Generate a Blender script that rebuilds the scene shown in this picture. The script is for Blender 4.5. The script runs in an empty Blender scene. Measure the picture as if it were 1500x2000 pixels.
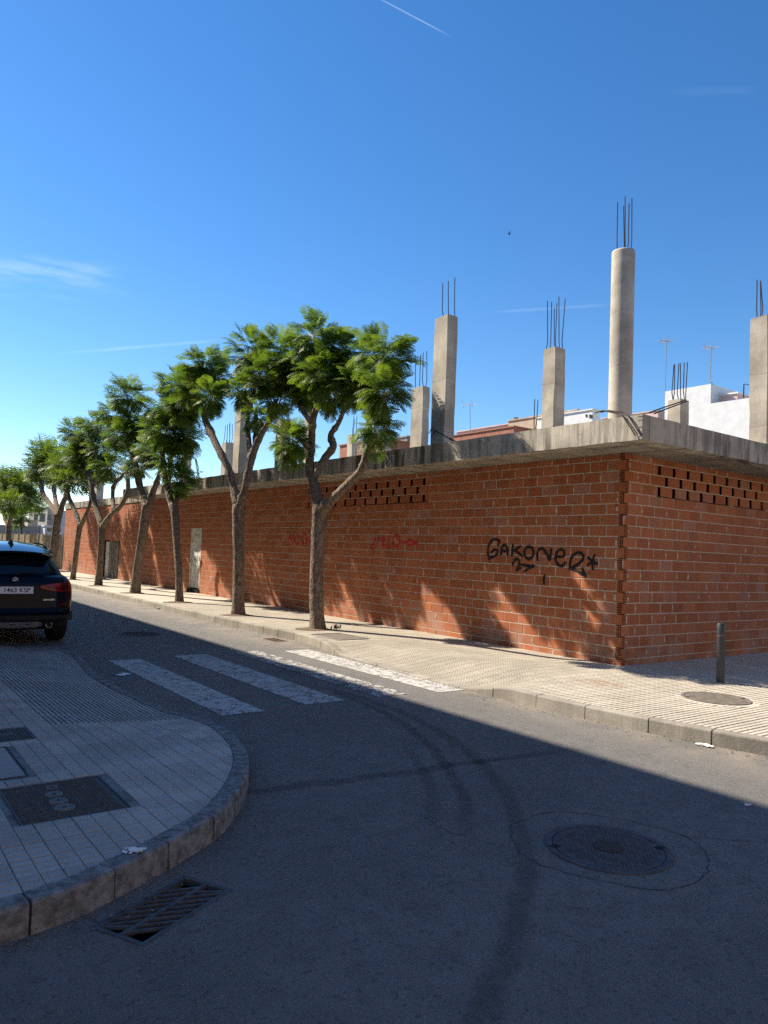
import bpy, bmesh, math, random
import numpy as np
from mathutils import Vector, Matrix

# ------------------------------------------------------------------ camera, sky, sun, exposure
S = bpy.context.scene
COL = S.collection
CAM = np.array([-9.594, -6.867, 1.557])
ROT = np.array([[0.80305, -0.06440, -0.59242],
                [-0.59463, -0.02057, -0.80374],
                [0.03958, 0.99771, -0.05480]])
F_PX, CX, CY = 1445.0, 750.0, 1000.0
# re-orthonormalise
_u, _s, _v = np.linalg.svd(ROT)
ROT = _u @ _v
cam_data = bpy.data.cameras.new('camera')
cam = bpy.data.objects.new('camera', cam_data)
COL.objects.link(cam)
m = Matrix([list(ROT[i]) + [CAM[i]] for i in range(3)] + [[0, 0, 0, 1]])
cam.matrix_world = m
cam_data.sensor_fit = 'VERTICAL'
cam_data.sensor_height = 36.0
cam_data.lens = F_PX / 2000 * 36.0
cam_data.clip_start = 0.05
cam_data.clip_end = 6000
S.camera = cam

SUN_TO = Vector((-0.52, 1.0, 1.0)).normalized()
world = bpy.data.worlds.new('World')
S.world = world
world.use_nodes = True
sun_data = bpy.data.lights.new('sun', 'SUN')
sun_data.energy = 5.0
sun_data.angle = math.radians(0.53)
sun_data.color = (1.0, 0.90, 0.76)
sun = bpy.data.objects.new('sun', sun_data)
COL.objects.link(sun)
sun.location = (-10, 20, 40)
sun.rotation_euler = (-SUN_TO).to_track_quat('-Z', 'Y').to_euler()
S.view_settings.view_transform = 'Standard'
S.view_settings.look = 'None'
S.view_settings.gamma = 1
S.view_settings.exposure = 0.95
S.view_settings.use_curve_mapping = False
S.render.engine = 'CYCLES'
S.cycles.use_denoising = False
S.cycles.sample_clamp_indirect = 1.5
S.cycles.max_bounces = 8
S.cycles.transparent_max_bounces = 12


def ray(px, py):
    v = ROT @ np.array([px - CX, -(py - CY), -F_PX])
    return v / np.linalg.norm(v)


def on(axis, px, py, val):
    """the point of the place seen along a sight line, on the plane axis = val (0 x, 1 y, 2 z)"""
    r = ray(px, py)
    t = (val - CAM[axis]) / r[axis]
    return CAM + r * t


def onx(px, py, x): return on(0, px, py, x)
def ony(px, py, y): return on(1, px, py, y)
def onz(px, py, z): return on(2, px, py, z)


def proj(p):
    c = ROT.T @ (np.array(p) - CAM)
    if c[2] > -0.1:
        return None
    return CX + F_PX * c[0] / -c[2], CY - F_PX * c[1] / -c[2]


def build_sky():
    nt = world.node_tree
    bg = nt.nodes['Background']
    sk = nt.nodes.new('ShaderNodeTexSky')
    sk.sky_type = 'NISHITA'
    sk.sun_disc = False
    sk.sun_elevation = math.asin(SUN_TO.z)
    sk.sun_rotation = math.atan2(SUN_TO.x, SUN_TO.y)
    sk.air_density = 1.0
    sk.dust_density = 0.05
    sk.ozone_density = 3.5
    hs = nt.nodes.new('ShaderNodeHueSaturation')
    hs.inputs['Saturation'].default_value = 1.26
    hs.inputs['Hue'].default_value = 0.503
    nt.links.new(sk.outputs[0], hs.inputs['Color'])
    tc = nt.nodes.new('ShaderNodeTexCoord')

    def vm(op, a, b):
        n = nt.nodes.new('ShaderNodeVectorMath')
        n.operation = op
        nt.links.new(a, n.inputs[0])
        n.inputs[1].default_value = b
        return n.outputs['Value'] if op == 'DOT_PRODUCT' else n.outputs[0]

    def ma(op, a, b=None, c=None):
        n = nt.nodes.new('ShaderNodeMath')
        n.operation = op
        for k, v in enumerate((a, b, c)):
            if v is None:
                continue
            if isinstance(v, (int, float)):
                n.inputs[k].default_value = v
            else:
                nt.links.new(v, n.inputs[k])
        return n.outputs[0]

    def mr(v, a, b, c, d):
        n = nt.nodes.new('ShaderNodeMapRange')
        n.interpolation_type = 'SMOOTHSTEP'
        nt.links.new(v, n.inputs[0])
        for k, x in enumerate((a, b, c, d)):
            n.inputs[k + 1].default_value = x
        return n.outputs[0]

    D = tc.outputs['Generated']
    noi = nt.nodes.new('ShaderNodeTexNoise')
    noi.inputs['Scale'].default_value = 22
    noi.inputs['Detail'].default_value = 6
    nt.links.new(D, noi.inputs['Vector'])
    tot = None
    # thin vapour trails and a wisp of cirrus
    for (a, b, wdt, strg) in (((735, -6), (890, 76), 0.0012, 0.18), ((990, 608), (1205, 594), 0.0030, 0.07),
                              ((170, 686), (440, 664), 0.0030, 0.10), ((1330, 180), (1490, 175), 0.006, 0.02)):
        p, q = ray(*a), ray(*b)
        n = np.cross(p, q)
        n /= np.linalg.norm(n)
        t = (q - p) / np.linalg.norm(q - p)
        d0 = ma('ABSOLUTE', vm('DOT_PRODUCT', D, tuple(n)))
        band = mr(d0, 0.0, wdt, 1.0, 0.0)
        al = vm('DOT_PRODUCT', D, tuple(t))
        lo, hi = float(np.dot(p, t)), float(np.dot(q, t))
        e = (hi - lo) * 0.3
        band = ma('MULTIPLY', band, ma('MULTIPLY', mr(al, lo - e, lo + e, 0, 1), mr(al, hi - e, hi, 1, 0)))
        band = ma('MULTIPLY', band, ma('MULTIPLY', noi.outputs[0], strg * 1.7))
        tot = band if tot is None else ma('ADD', tot, band)
    for (c, sx, sy, strg) in (((20, 540), 0.15, 0.030, 0.10), ((150, 522), 0.07, 0.016, 0.08)):
        p, r, u = ray(*c), ROT[:, 0], ROT[:, 1]
        mp = nt.nodes.new('ShaderNodeMapping')
        mp.inputs['Scale'].default_value = (6, 6, 40)
        nt.links.new(D, mp.inputs[0])
        n2 = nt.nodes.new('ShaderNodeTexNoise')
        n2.inputs['Scale'].default_value = 2.0
        n2.inputs['Detail'].default_value = 7
        nt.links.new(mp.outputs[0], n2.inputs['Vector'])
        dx = ma('DIVIDE', ma('SUBTRACT', vm('DOT_PRODUCT', D, tuple(r)), float(np.dot(p, r))), sx)
        dy = ma('DIVIDE', ma('SUBTRACT', vm('DOT_PRODUCT', D, tuple(u)), float(np.dot(p, u))), sy)
        rr = ma('SQRT', ma('ADD', ma('MULTIPLY', dx, dx), ma('MULTIPLY', dy, dy)))
        fr = mr(vm('DOT_PRODUCT', D, tuple(p)), 0.5, 0.8, 0, 1)
        w = ma('MULTIPLY', ma('MULTIPLY', mr(rr, 0.1, 1.0, 1, 0), fr), mr(n2.outputs[0], 0.38, 0.75, 0, strg * 1.6))
        tot = ma('ADD', tot, w)
    mix = nt.nodes.new('ShaderNodeMix')
    mix.data_type = 'RGBA'
    nt.links.new(tot, mix.inputs[0])
    nt.links.new(hs.outputs[0], mix.inputs[6])
    mix.inputs[7].default_value = (8.0, 8.4, 9.0, 1)
    nt.links.new(mix.outputs[2], bg.inputs[0])
    bg.inputs[1].default_value = 0.093


build_sky()

# ------------------------------------------------------------------ node materials
class NT:
    """small helper round a material's node tree"""
    def __init__(self, name):
        self.m = bpy.data.materials.new(name)
        self.m.use_nodes = True
        self.t = self.m.node_tree
        self.b = self.t.nodes['Principled BSDF']
        self.geo = self.t.nodes.new('ShaderNodeNewGeometry')
        self.pos = self.geo.outputs['Position']

    def n(self, kind, **kw):
        x = self.t.nodes.new(kind)
        for k, v in kw.items():
            setattr(x, k, v)
        return x

    def put(self, sock, v):
        if isinstance(v, (int, float)):
            sock.default_value = v
        elif isinstance(v, (tuple, list)):
            sock.default_value = tuple(v) + ((1,) if len(v) == 3 and len(sock.default_value) == 4 else ())
        else:
            self.t.links.new(v, sock)

    def math(self, op, a, b=0.0, c=0.0, clamp=False):
        x = self.n('ShaderNodeMath', operation=op, use_clamp=clamp)
        for k, v in enumerate((a, b, c)):
            self.put(x.inputs[k], v)
        return x.outputs[0]

    def scale(self, vec, s):
        x = self.n('ShaderNodeMapping')
        self.put(x.inputs[0], vec)
        x.inputs['Scale'].default_value = s
        return x.outputs[0]

    def noise(self, scale, detail=4, rough=0.55, vec=None, dist=0.0):
        x = self.n('ShaderNodeTexNoise')
        self.put(x.inputs['Vector'], self.pos if vec is None else vec)
        x.inputs['Scale'].default_value = scale
        x.inputs['Detail'].default_value = detail
        x.inputs['Roughness'].default_value = rough
        x.inputs['Distortion'].default_value = dist
        return x.outputs[0]

    def voro(self, scale, vec=None, feature='F1'):
        x = self.n('ShaderNodeTexVoronoi', feature=feature)
        self.put(x.inputs['Vector'], self.pos if vec is None else vec)
        x.inputs['Scale'].default_value = scale
        return x.outputs[0]

    def ramp(self, v, a, b, c=0.0, d=1.0):
        x = self.n('ShaderNodeMapRange', interpolation_type='SMOOTHSTEP')
        self.put(x.inputs[0], v)
        for k, y in enumerate((a, b, c, d)):
            x.inputs[k + 1].default_value = y
        return x.outputs[0]

    def mix(self, f, a, b):
        x = self.n('ShaderNodeMix', data_type='RGBA')
        self.put(x.inputs[0], f)
        self.put(x.inputs[6], a)
        self.put(x.inputs[7], b)
        return x.outputs[2]

    def mul(self, col, f):
        x = self.n('ShaderNodeMix', data_type='RGBA', blend_type='MULTIPLY')
        x.inputs[0].default_value = 1
        self.put(x.inputs[6], col)
        cb = self.n('ShaderNodeCombineColor')
        for k in range(3):
            self.put(cb.inputs[k], f)
        self.t.links.new(cb.outputs[0], x.inputs[7])
        return x.outputs[2]

    def xyz(self):
        x = self.n('ShaderNodeSeparateXYZ')
        self.put(x.inputs[0], self.pos)
        return x.outputs

    def bump(self, h, strength=0.3, dist=0.01):
        x = self.n('ShaderNodeBump')
        x.inputs['Strength'].default_value = strength
        x.inputs['Distance'].default_value = dist
        self.put(x.inputs['Height'], h)
        self.t.links.new(x.outputs[0], self.b.inputs['Normal'])

    def done(self, color, rough=0.8, metal=0.0, spec=0.5):
        self.put(self.b.inputs['Base Color'], color)
        self.put(self.b.inputs['Roughness'], rough)
        self.b.inputs['Metallic'].default_value = metal
        self.b.inputs['Specular IOR Level'].default_value = spec
        return self.m

    def rnd(self):
        """0..1 per brick: the object's own number plus a per-face attribute on joined ones"""
        oi = self.n('ShaderNodeObjectInfo')
        at = self.n('ShaderNodeAttribute')
        at.attribute_name = 'rnd'
        return self.math('FRACT', self.math('ADD', oi.outputs['Random'], at.outputs['Fac']))


def mat_brick():
    t = NT('terracotta')
    r = t.rnd()
    r2 = t.math('FRACT', t.math('MULTIPLY', r, 17.31))
    c = t.mix(t.ramp(r, 0, 1), (0.35, 0.110, 0.043), (0.445, 0.152, 0.064))
    c = t.mix(t.math('MULTIPLY', t.ramp(r2, 0.82, 0.98), 0.6), c, (0.40, 0.215, 0.155))
    n = t.noise(3.0, 5)
    c = t.mix(t.ramp(n, 0.35, 0.7, 0, 0.35), c, (0.25, 0.075, 0.034))
    dust = t.noise(9.0, 6, 0.65)
    c = t.mix(t.ramp(dust, 0.55, 0.8, 0, 0.5), c, (0.42, 0.24, 0.17))
    z = t.xyz()[2]
    low = t.math('MULTIPLY', t.ramp(z, 0.0, 0.75, 1, 0), t.ramp(t.noise(2.3, 5), 0.42, 0.62))
    c = t.mix(t.math('MULTIPLY', low, 0.45), c, (0.46, 0.30, 0.23))
    gr = t.math('SINE', t.math('MULTIPLY', z, 420.0))
    fine = t.noise(60, 3)
    t.bump(t.math('ADD', t.math('MULTIPLY', gr, 0.25), fine), 0.35, 0.004)
    return t.done(c, 0.85, spec=0.3)


def mat_mortar():
    t = NT('mortar')
    n = t.noise(14, 6, 0.65)
    c = t.mix(t.ramp(n, 0.3, 0.7), (0.42, 0.345, 0.265), (0.60, 0.51, 0.40))
    t.bump(t.noise(70, 4), 0.6, 0.006)
    return t.done(c, 0.95, spec=0.2)


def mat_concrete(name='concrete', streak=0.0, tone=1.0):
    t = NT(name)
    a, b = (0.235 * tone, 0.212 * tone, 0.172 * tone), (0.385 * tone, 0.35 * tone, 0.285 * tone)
    c = t.mix(t.ramp(t.noise(1.7, 6, 0.6), 0.3, 0.7), a, b)
    c = t.mix(t.ramp(t.noise(28, 5, 0.7), 0.55, 0.75, 0, 0.35), c, (0.17, 0.15, 0.12))
    if streak:
        v = t.scale(t.pos, (3.0, 3.0, 0.30))
        s = t.noise(1.6, 6, 0.7, v)
        v2 = t.scale(t.pos, (16, 16, 0.6))
        s2 = t.noise(1.3, 4, 0.6, v2)
        big = t.ramp(t.noise(0.35, 3), 0.38, 0.6)
        k = t.math('MULTIPLY', t.ramp(s, 0.46, 0.60), t.math('ADD', t.math('MULTIPLY', big, 0.6), 0.4))
        c = t.mix(t.math('MULTIPLY', k, streak), c, (0.092, 0.082, 0.068))
        c = t.mix(t.ramp(s2, 0.52, 0.72, 0, 0.55 * streak), c, (0.10, 0.088, 0.07))
        c = t.mix(t.ramp(s2, 0.25, 0.42, 0.35 * streak, 0), c, (0.50, 0.45, 0.35))
    if name == 'column_concrete':
        zz = t.xyz()[2]
        ln = t.math('FRACT', t.math('DIVIDE', t.math('ADD', zz, t.math('MULTIPLY', t.noise(0.8, 2), 0.5)), 0.93))
        c = t.mix(t.ramp(t.math('ABSOLUTE', t.math('SUBTRACT', ln, 0.5)), 0.003, 0.012, 0.35, 0), c, (0.12, 0.105, 0.085))
        c = t.mix(t.math('MULTIPLY', t.ramp(ln, 0.5, 0.52, 0, 0.16), t.ramp(ln, 0.9, 0.98, 1, 0)), c, (0.20, 0.175, 0.135))
    pits = t.ramp(t.voro(34), 0.0, 0.10, 1, 0)
    c = t.mix(t.math('MULTIPLY', pits, 0.35), c, (0.12, 0.105, 0.085))
    t.bump(t.math('SUBTRACT', t.noise(40, 5), t.math('MULTIPLY', pits, 0.6)), 0.4, 0.008)
    return t.done(c, 0.9, spec=0.25)


def arc_mask(t, x, y, cx, cy, r, half, a0, a1):
    dx, dy = t.math('SUBTRACT', x, cx), t.math('SUBTRACT', y, cy)
    d = t.math('SQRT', t.math('ADD', t.math('MULTIPLY', dx, dx), t.math('MULTIPLY', dy, dy)))
    off = t.math('ABSOLUTE', t.math('SUBTRACT', t.math('ADD', d, t.math('MULTIPLY', t.math('SUBTRACT', t.noise(2.6, 5), 0.5), 0.12)), r))
    ang = t.math('ARCTAN2', dy, dx)
    k = t.ramp(off, half * 0.25, half, 1, 0)
    k = t.math('MULTIPLY', k, t.ramp(ang, a0, a0 + 0.22, 0, 1))
    return t.math('MULTIPLY', k, t.ramp(ang, a1 - 0.12, a1, 1, 0))


def mat_asphalt():
    t = NT('asphalt')
    x, y, _ = t.xyz()
    c = t.mix(t.ramp(t.noise(0.55, 5, 0.6), 0.3, 0.7), (0.160, 0.152, 0.140), (0.215, 0.204, 0.188))
    c = t.mix(t.ramp(t.noise(6, 6, 0.7), 0.4, 0.7, 0, 0.5), c, (0.11, 0.105, 0.098))
    ag = t.voro(210)
    c = t.mix(t.ramp(ag, 0.15, 0.5, 0.6, 0), c, (0.30, 0.285, 0.26))
    c = t.mix(t.ramp(t.voro(48), 0.05, 0.30, 0.55, 0), c, (0.34, 0.32, 0.29))
    c = t.mix(t.math('MULTIPLY', t.ramp(t.noise(30, 5, 0.75), 0.52, 0.68), 0.7), c, (0.065, 0.063, 0.060))
    c = t.mix(t.ramp(t.voro(57), 0.02, 0.20, 0.85, 0), c, (0.03, 0.029, 0.028))
    spk = t.math('MULTIPLY', t.ramp(t.voro(23), 0.02, 0.05, 1, 0), 0.6)
    c = t.mix(spk, c, (0.34, 0.33, 0.31))
    # dust along the far kerb
    dk = t.math('MULTIPLY', t.ramp(x, -3.9, -2.95, 0, 1), t.ramp(t.noise(3.0, 5), 0.25, 0.7))
    c = t.mix(t.math('MULTIPLY', dk, 0.75), c, (0.36, 0.305, 0.235))
    # tyre rubber
    n = t.ramp(t.noise(7, 5, 0.7), 0.25, 0.6)
    a1 = arc_mask(t, x, y, -11.266, 0.945, 6.62, 0.075, -0.83, 0.03)
    a2 = arc_mask(t, x, y, -11.266, 0.945, 6.40, 0.07, -0.82, -0.35)
    a3 = arc_mask(t, x, y, -10.47, 0.302, 5.91, 0.10, -1.5, 0.18)
    st = t.math('ADD', t.math('MULTIPLY', a1, 0.6), t.math('ADD', t.math('MULTIPLY', a2, 0.4), t.math('MULTIPLY', a3, 0.5)), clamp=True)
    # sealed trench across the road
    ly = t.math('ABSOLUTE', t.math('ADD', t.math('ADD', y, t.math('MULTIPLY', x, 0.11)), t.math('ADD', 2.94, t.math('MULTIPLY', t.math('SUBTRACT', t.noise(3, 4), 0.5), 0.25))))
    tr = t.math('MULTIPLY', t.ramp(ly, 0.03, 0.09, 1, 0), t.math('MULTIPLY', t.ramp(x, -7.6, -7.0), t.ramp(x, -4.9, -3.6, 1, 0)))
    st = t.math('ADD', st, t.math('MULTIPLY', tr, 0.6), clamp=True)
    c = t.mix(t.math('MULTIPLY', st, t.math('ADD', t.math('MULTIPLY', n, 0.5), 0.4)), c, (0.032, 0.031, 0.030))
    h = t.math('ADD', t.math('MULTIPLY', ag, -0.7), t.math('MULTIPLY', t.noise(120, 4, 0.7), 1.0))
    t.bump(h, 0.9, 0.010)
    return t.done(c, t.ramp(t.noise(8, 3), 0.3, 0.7, 0.72, 0.92), spec=0.35)


def mat_tile(name, a, b, dirt=0.5):
    t = NT(name)
    r = t.rnd()
    c = t.mix(r, a, b)
    c = t.mix(t.ramp(t.noise(1.1, 6, 0.6), 0.35, 0.68, 0, dirt), c, tuple(v * 0.62 for v in a))
    c = t.mix(t.ramp(t.noise(35, 5, 0.7), 0.5, 0.75, 0, 0.45), c, tuple(v * 0.72 for v in a))
    c = t.mix(t.ramp(t.voro(5.5), 0.03, 0.07, 0.6, 0), c, (0.07, 0.06, 0.05))
    if name == 'cream_tile':
        # a rust stain on the corner
        x, y, _ = t.xyz()
        dx, dy = t.math('ADD', x, 1.58), t.math('ADD', y, 0.88)
        rr = t.math('SQRT', t.math('ADD', t.math('MULTIPLY', t.math('MULTIPLY', dx, dx), 3.0), t.math('MULTIPLY', dy, dy)))
        c = t.mix(t.math('MULTIPLY', t.ramp(rr, 0.05, 0.55, 0.9, 0), t.ramp(t.noise(7, 5, 0.7), 0.4, 0.65)), c, (0.36, 0.19, 0.075))
    t.bump(t.noise(90, 4), 0.35, 0.004)
    return t.done(c, 0.88, spec=0.3)


def mat_paint_mark():
    t = NT('worn_road_paint')
    wear = t.noise(11, 9, 0.8)
    w2 = t.noise(48, 5, 0.7)
    k = t.ramp(t.math('ADD', wear, t.math('MULTIPLY', w2, 0.5)), 0.72, 0.86, 0, 1)
    x = t.xyz()[0]
    # the two lanes wheels run over are worn harder
    band = t.ramp(t.math('ABSOLUTE', t.math('ADD', x, 4.15)), 0.35, 0.75, 0.155, 0)
    k = t.math('ADD', k, t.ramp(t.math('ADD', t.math('ADD', wear, t.math('MULTIPLY', w2, 0.5)), band), 0.83, 0.95, 0, 0.9), clamp=True)
    c = t.mix(k, (0.52, 0.50, 0.46), (0.105, 0.098, 0.09))
    t.bump(t.noise(130, 4), 0.6, 0.006)
    return t.done(c, 0.8, spec=0.3)


def mat_plain(name, col, rough=0.6, metal=0.0, var=0.25, sc=12.0, spec=0.5, bump=0.1):
    t = NT(name)
    c = t.mix(t.ramp(t.noise(sc, 6, 0.65), 0.3, 0.7), tuple(v * (1 - var) for v in col), tuple(min(1, v * (1 + var)) for v in col))
    if bump:
        t.bump(t.noise(sc * 5, 4), bump, 0.004)
    return t.done(c, rough, metal, spec)


def mat_bark():
    t = NT('bark')
    v = t.scale(t.pos, (1, 1, 0.45))
    n = t.noise(16, 7, 0.7, v)
    c = t.mix(t.ramp(n, 0.3, 0.7), (0.095, 0.068, 0.048), (0.32, 0.25, 0.185))
    c = t.mix(t.ramp(t.noise(3, 4), 0.5, 0.75, 0, 0.5), c, (0.13, 0.10, 0.08))
    t.bump(t.math('ADD', n, t.math('MULTIPLY', t.voro(38, v), 0.7)), 0.9, 0.03)
    return t.done(c, 0.92, spec=0.2)


def mat_leaf():
    t = NT('leaf')
    at = t.n('ShaderNodeAttribute')
    at.attribute_name = 'rnd'
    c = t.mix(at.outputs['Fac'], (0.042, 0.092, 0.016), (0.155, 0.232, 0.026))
    t.done(c, 0.55, spec=0.35)
    tr = t.n('ShaderNodeBsdfTranslucent')
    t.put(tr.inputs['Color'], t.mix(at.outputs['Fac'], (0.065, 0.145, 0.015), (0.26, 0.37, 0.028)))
    mx = t.n('ShaderNodeMixShader')
    mx.inputs[0].default_value = 0.42
    t.t.links.new(t.b.outputs[0], mx.inputs[1])
    t.t.links.new(tr.outputs[0], mx.inputs[2])
    t.t.links.new(mx.outputs[0], t.t.nodes['Material Output'].inputs[0])
    return t.m


M = {}
M['brick'] = mat_brick()
M['mortar'] = mat_mortar()
M['concrete'] = mat_concrete('column_concrete', 0.18, 1.5)
M['slab'] = mat_concrete('stained_concrete', 1.0, 1.45)
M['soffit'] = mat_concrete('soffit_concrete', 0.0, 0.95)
M['asphalt'] = mat_asphalt()
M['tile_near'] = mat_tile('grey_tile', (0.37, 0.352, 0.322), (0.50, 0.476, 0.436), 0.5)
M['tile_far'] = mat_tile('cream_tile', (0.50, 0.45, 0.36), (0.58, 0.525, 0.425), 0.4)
M['bed_far'] = mat_plain('far_bedding', (0.21, 0.18, 0.135), 0.95, 0, 0.3, 9)
M['bed_near'] = mat_plain('near_bedding', (0.19, 0.184, 0.172), 0.95, 0, 0.4, 9)
M['kerb_far'] = mat_concrete('far_kerb_concrete', 0.25, 1.05)
M['kerb_near'] = mat_plain('near_kerb_concrete', (0.18, 0.174, 0.165), 0.92, 0, 0.5, 16, bump=0.9)
M['paint'] = mat_paint_mark()
M['bark'] = mat_bark()
M['leaf'] = mat_leaf()
M['chip'] = mat_plain('broken_brick', (0.09, 0.032, 0.02), 0.95, 0, 0.3, 40)
M['rust'] = mat_plain('rebar_steel', (0.045, 0.034, 0.030), 0.8, 0.3)
M['iron'] = mat_plain('cast_iron', (0.070, 0.070, 0.072), 0.7, 0.15, 0.3, 20)
M['drain_iron'] = mat_plain('drain_iron', (0.085, 0.085, 0.087), 0.7, 0.2, 0.3, 20)
M['rust_iron'] = mat_plain('rusted_iron', (0.14, 0.085, 0.055), 0.8, 0.2, 0.35, 14)
M['road_iron'] = mat_plain('road_iron', (0.085, 0.079, 0.080), 0.7, 0.1, 0.3, 20)
M['rust_dark'] = mat_plain('dark_rust', (0.060, 0.040, 0.032), 0.8, 0.2, 0.3, 14)
M['far_iron'] = mat_plain('weathered_cover', (0.17, 0.145, 0.115), 0.8, 0.1, 0.3, 12)
M['black'] = mat_plain('pit_dark', (0.008, 0.008, 0.008), 0.95, 0, 0.1)
M['crack'] = mat_plain('crack_dark', (0.035, 0.033, 0.031), 0.95, 0, 0.1)
M['bollard'] = mat_plain('graphite_paint', (0.038, 0.040, 0.044), 0.45, 0.2, 0.15, 30)
M['spray_black'] = mat_plain('black_spray', (0.006, 0.006, 0.006), 0.55, 0, 0.1)
M['spray_red'] = mat_plain('red_spray', (0.55, 0.010, 0.016), 0.6, 0, 0.2)
M['chalk'] = mat_plain('pale_chalk', (0.42, 0.32, 0.28), 0.9, 0, 0.2)
M['door_white'] = mat_plain('grimy_white_paint', (0.58, 0.57, 0.52), 0.6, 0, 0.3, 5)
M['door_brown'] = mat_plain('brown_metal_paint', (0.17, 0.135, 0.10), 0.6, 0, 0.2, 5)
M['soil'] = mat_plain('dry_soil', (0.13, 0.088, 0.055), 1.0, 0, 0.4, 30, bump=0.9)
M['white_wall'] = mat_plain('whitewash', (0.66, 0.655, 0.64), 0.9, 0, 0.07, 1.5)
M['pink_wall'] = mat_plain('pink_render', (0.60, 0.42, 0.37), 0.9, 0, 0.1, 1.5)
M['beige_wall'] = mat_plain('beige_render', (0.42, 0.35, 0.25), 0.9, 0, 0.15, 1.5)
M['tan_wall'] = mat_plain('tan_render', (0.27, 0.195, 0.125), 0.9, 0, 0.15, 1.5)
M['red_wall'] = mat_plain('red_brickwork', (0.32, 0.13, 0.08), 0.9, 0, 0.2, 4)
M['grey_wall'] = mat_plain('grey_render', (0.28, 0.26, 0.235), 0.9, 0, 0.25, 1.2)
M['glass'] = mat_plain('dark_glass', (0.02, 0.025, 0.03), 0.08, 0, 0.1, bump=0)
M['frame'] = mat_plain('window_frame', (0.35, 0.34, 0.32), 0.5, 0, 0.1)
M['fence'] = mat_plain('tan_fence', (0.36, 0.29, 0.19), 0.85, 0, 0.25, 3)
M['galv'] = mat_plain('galvanised', (0.30, 0.30, 0.30), 0.45, 0.6, 0.15)
M['paper'] = mat_plain('paper', (0.72, 0.72, 0.70), 0.8, 0, 0.06)
M['feather'] = mat_plain('feather', (0.03, 0.028, 0.027), 0.8, 0, 0.2)
M['weed'] = mat_plain('weed', (0.08, 0.13, 0.02), 0.6, 0, 0.3, 20)
M['plaster_disc'] = mat_plain('pale_cement', (0.15, 0.148, 0.14), 0.9, 0, 0.2, 25)
M['ground'] = mat_plain('far_ground', (0.22, 0.19, 0.14), 0.95, 0, 0.2, 0.3)


# ------------------------------------------------------------------ mesh helpers
def add_obj(name, data, parent=None, loc=None):
    o = bpy.data.objects.new(name, data)
    COL.objects.link(o)
    if parent is not None:
        o.parent = parent
    if loc is not None:
        o.location = loc
    return o


def mesh(name, verts, faces, mat=None, parent=None, loc=None, smooth=False):
    me = bpy.data.meshes.new(name)
    me.from_pydata([tuple(map(float, v)) for v in verts], [], faces)
    me.update()
    if mat is not None:
        me.materials.append(mat)
    if smooth:
        me.polygons.foreach_set('use_smooth', [True] * len(me.polygons))
    return add_obj(name, me, parent, loc)


def tag(o, label=None, cat=None, group=None, kind=None):
    for k, v in (('label', label), ('category', cat), ('group', group), ('kind', kind)):
        if v:
            o[k] = v
    return o


def empty(name, loc=(0, 0, 0), rz=0.0):
    o = bpy.data.objects.new(name, None)
    COL.objects.link(o)
    o.location = loc
    o.rotation_euler = (0, 0, rz)
    o.empty_display_size = 0.2
    return o


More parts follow.
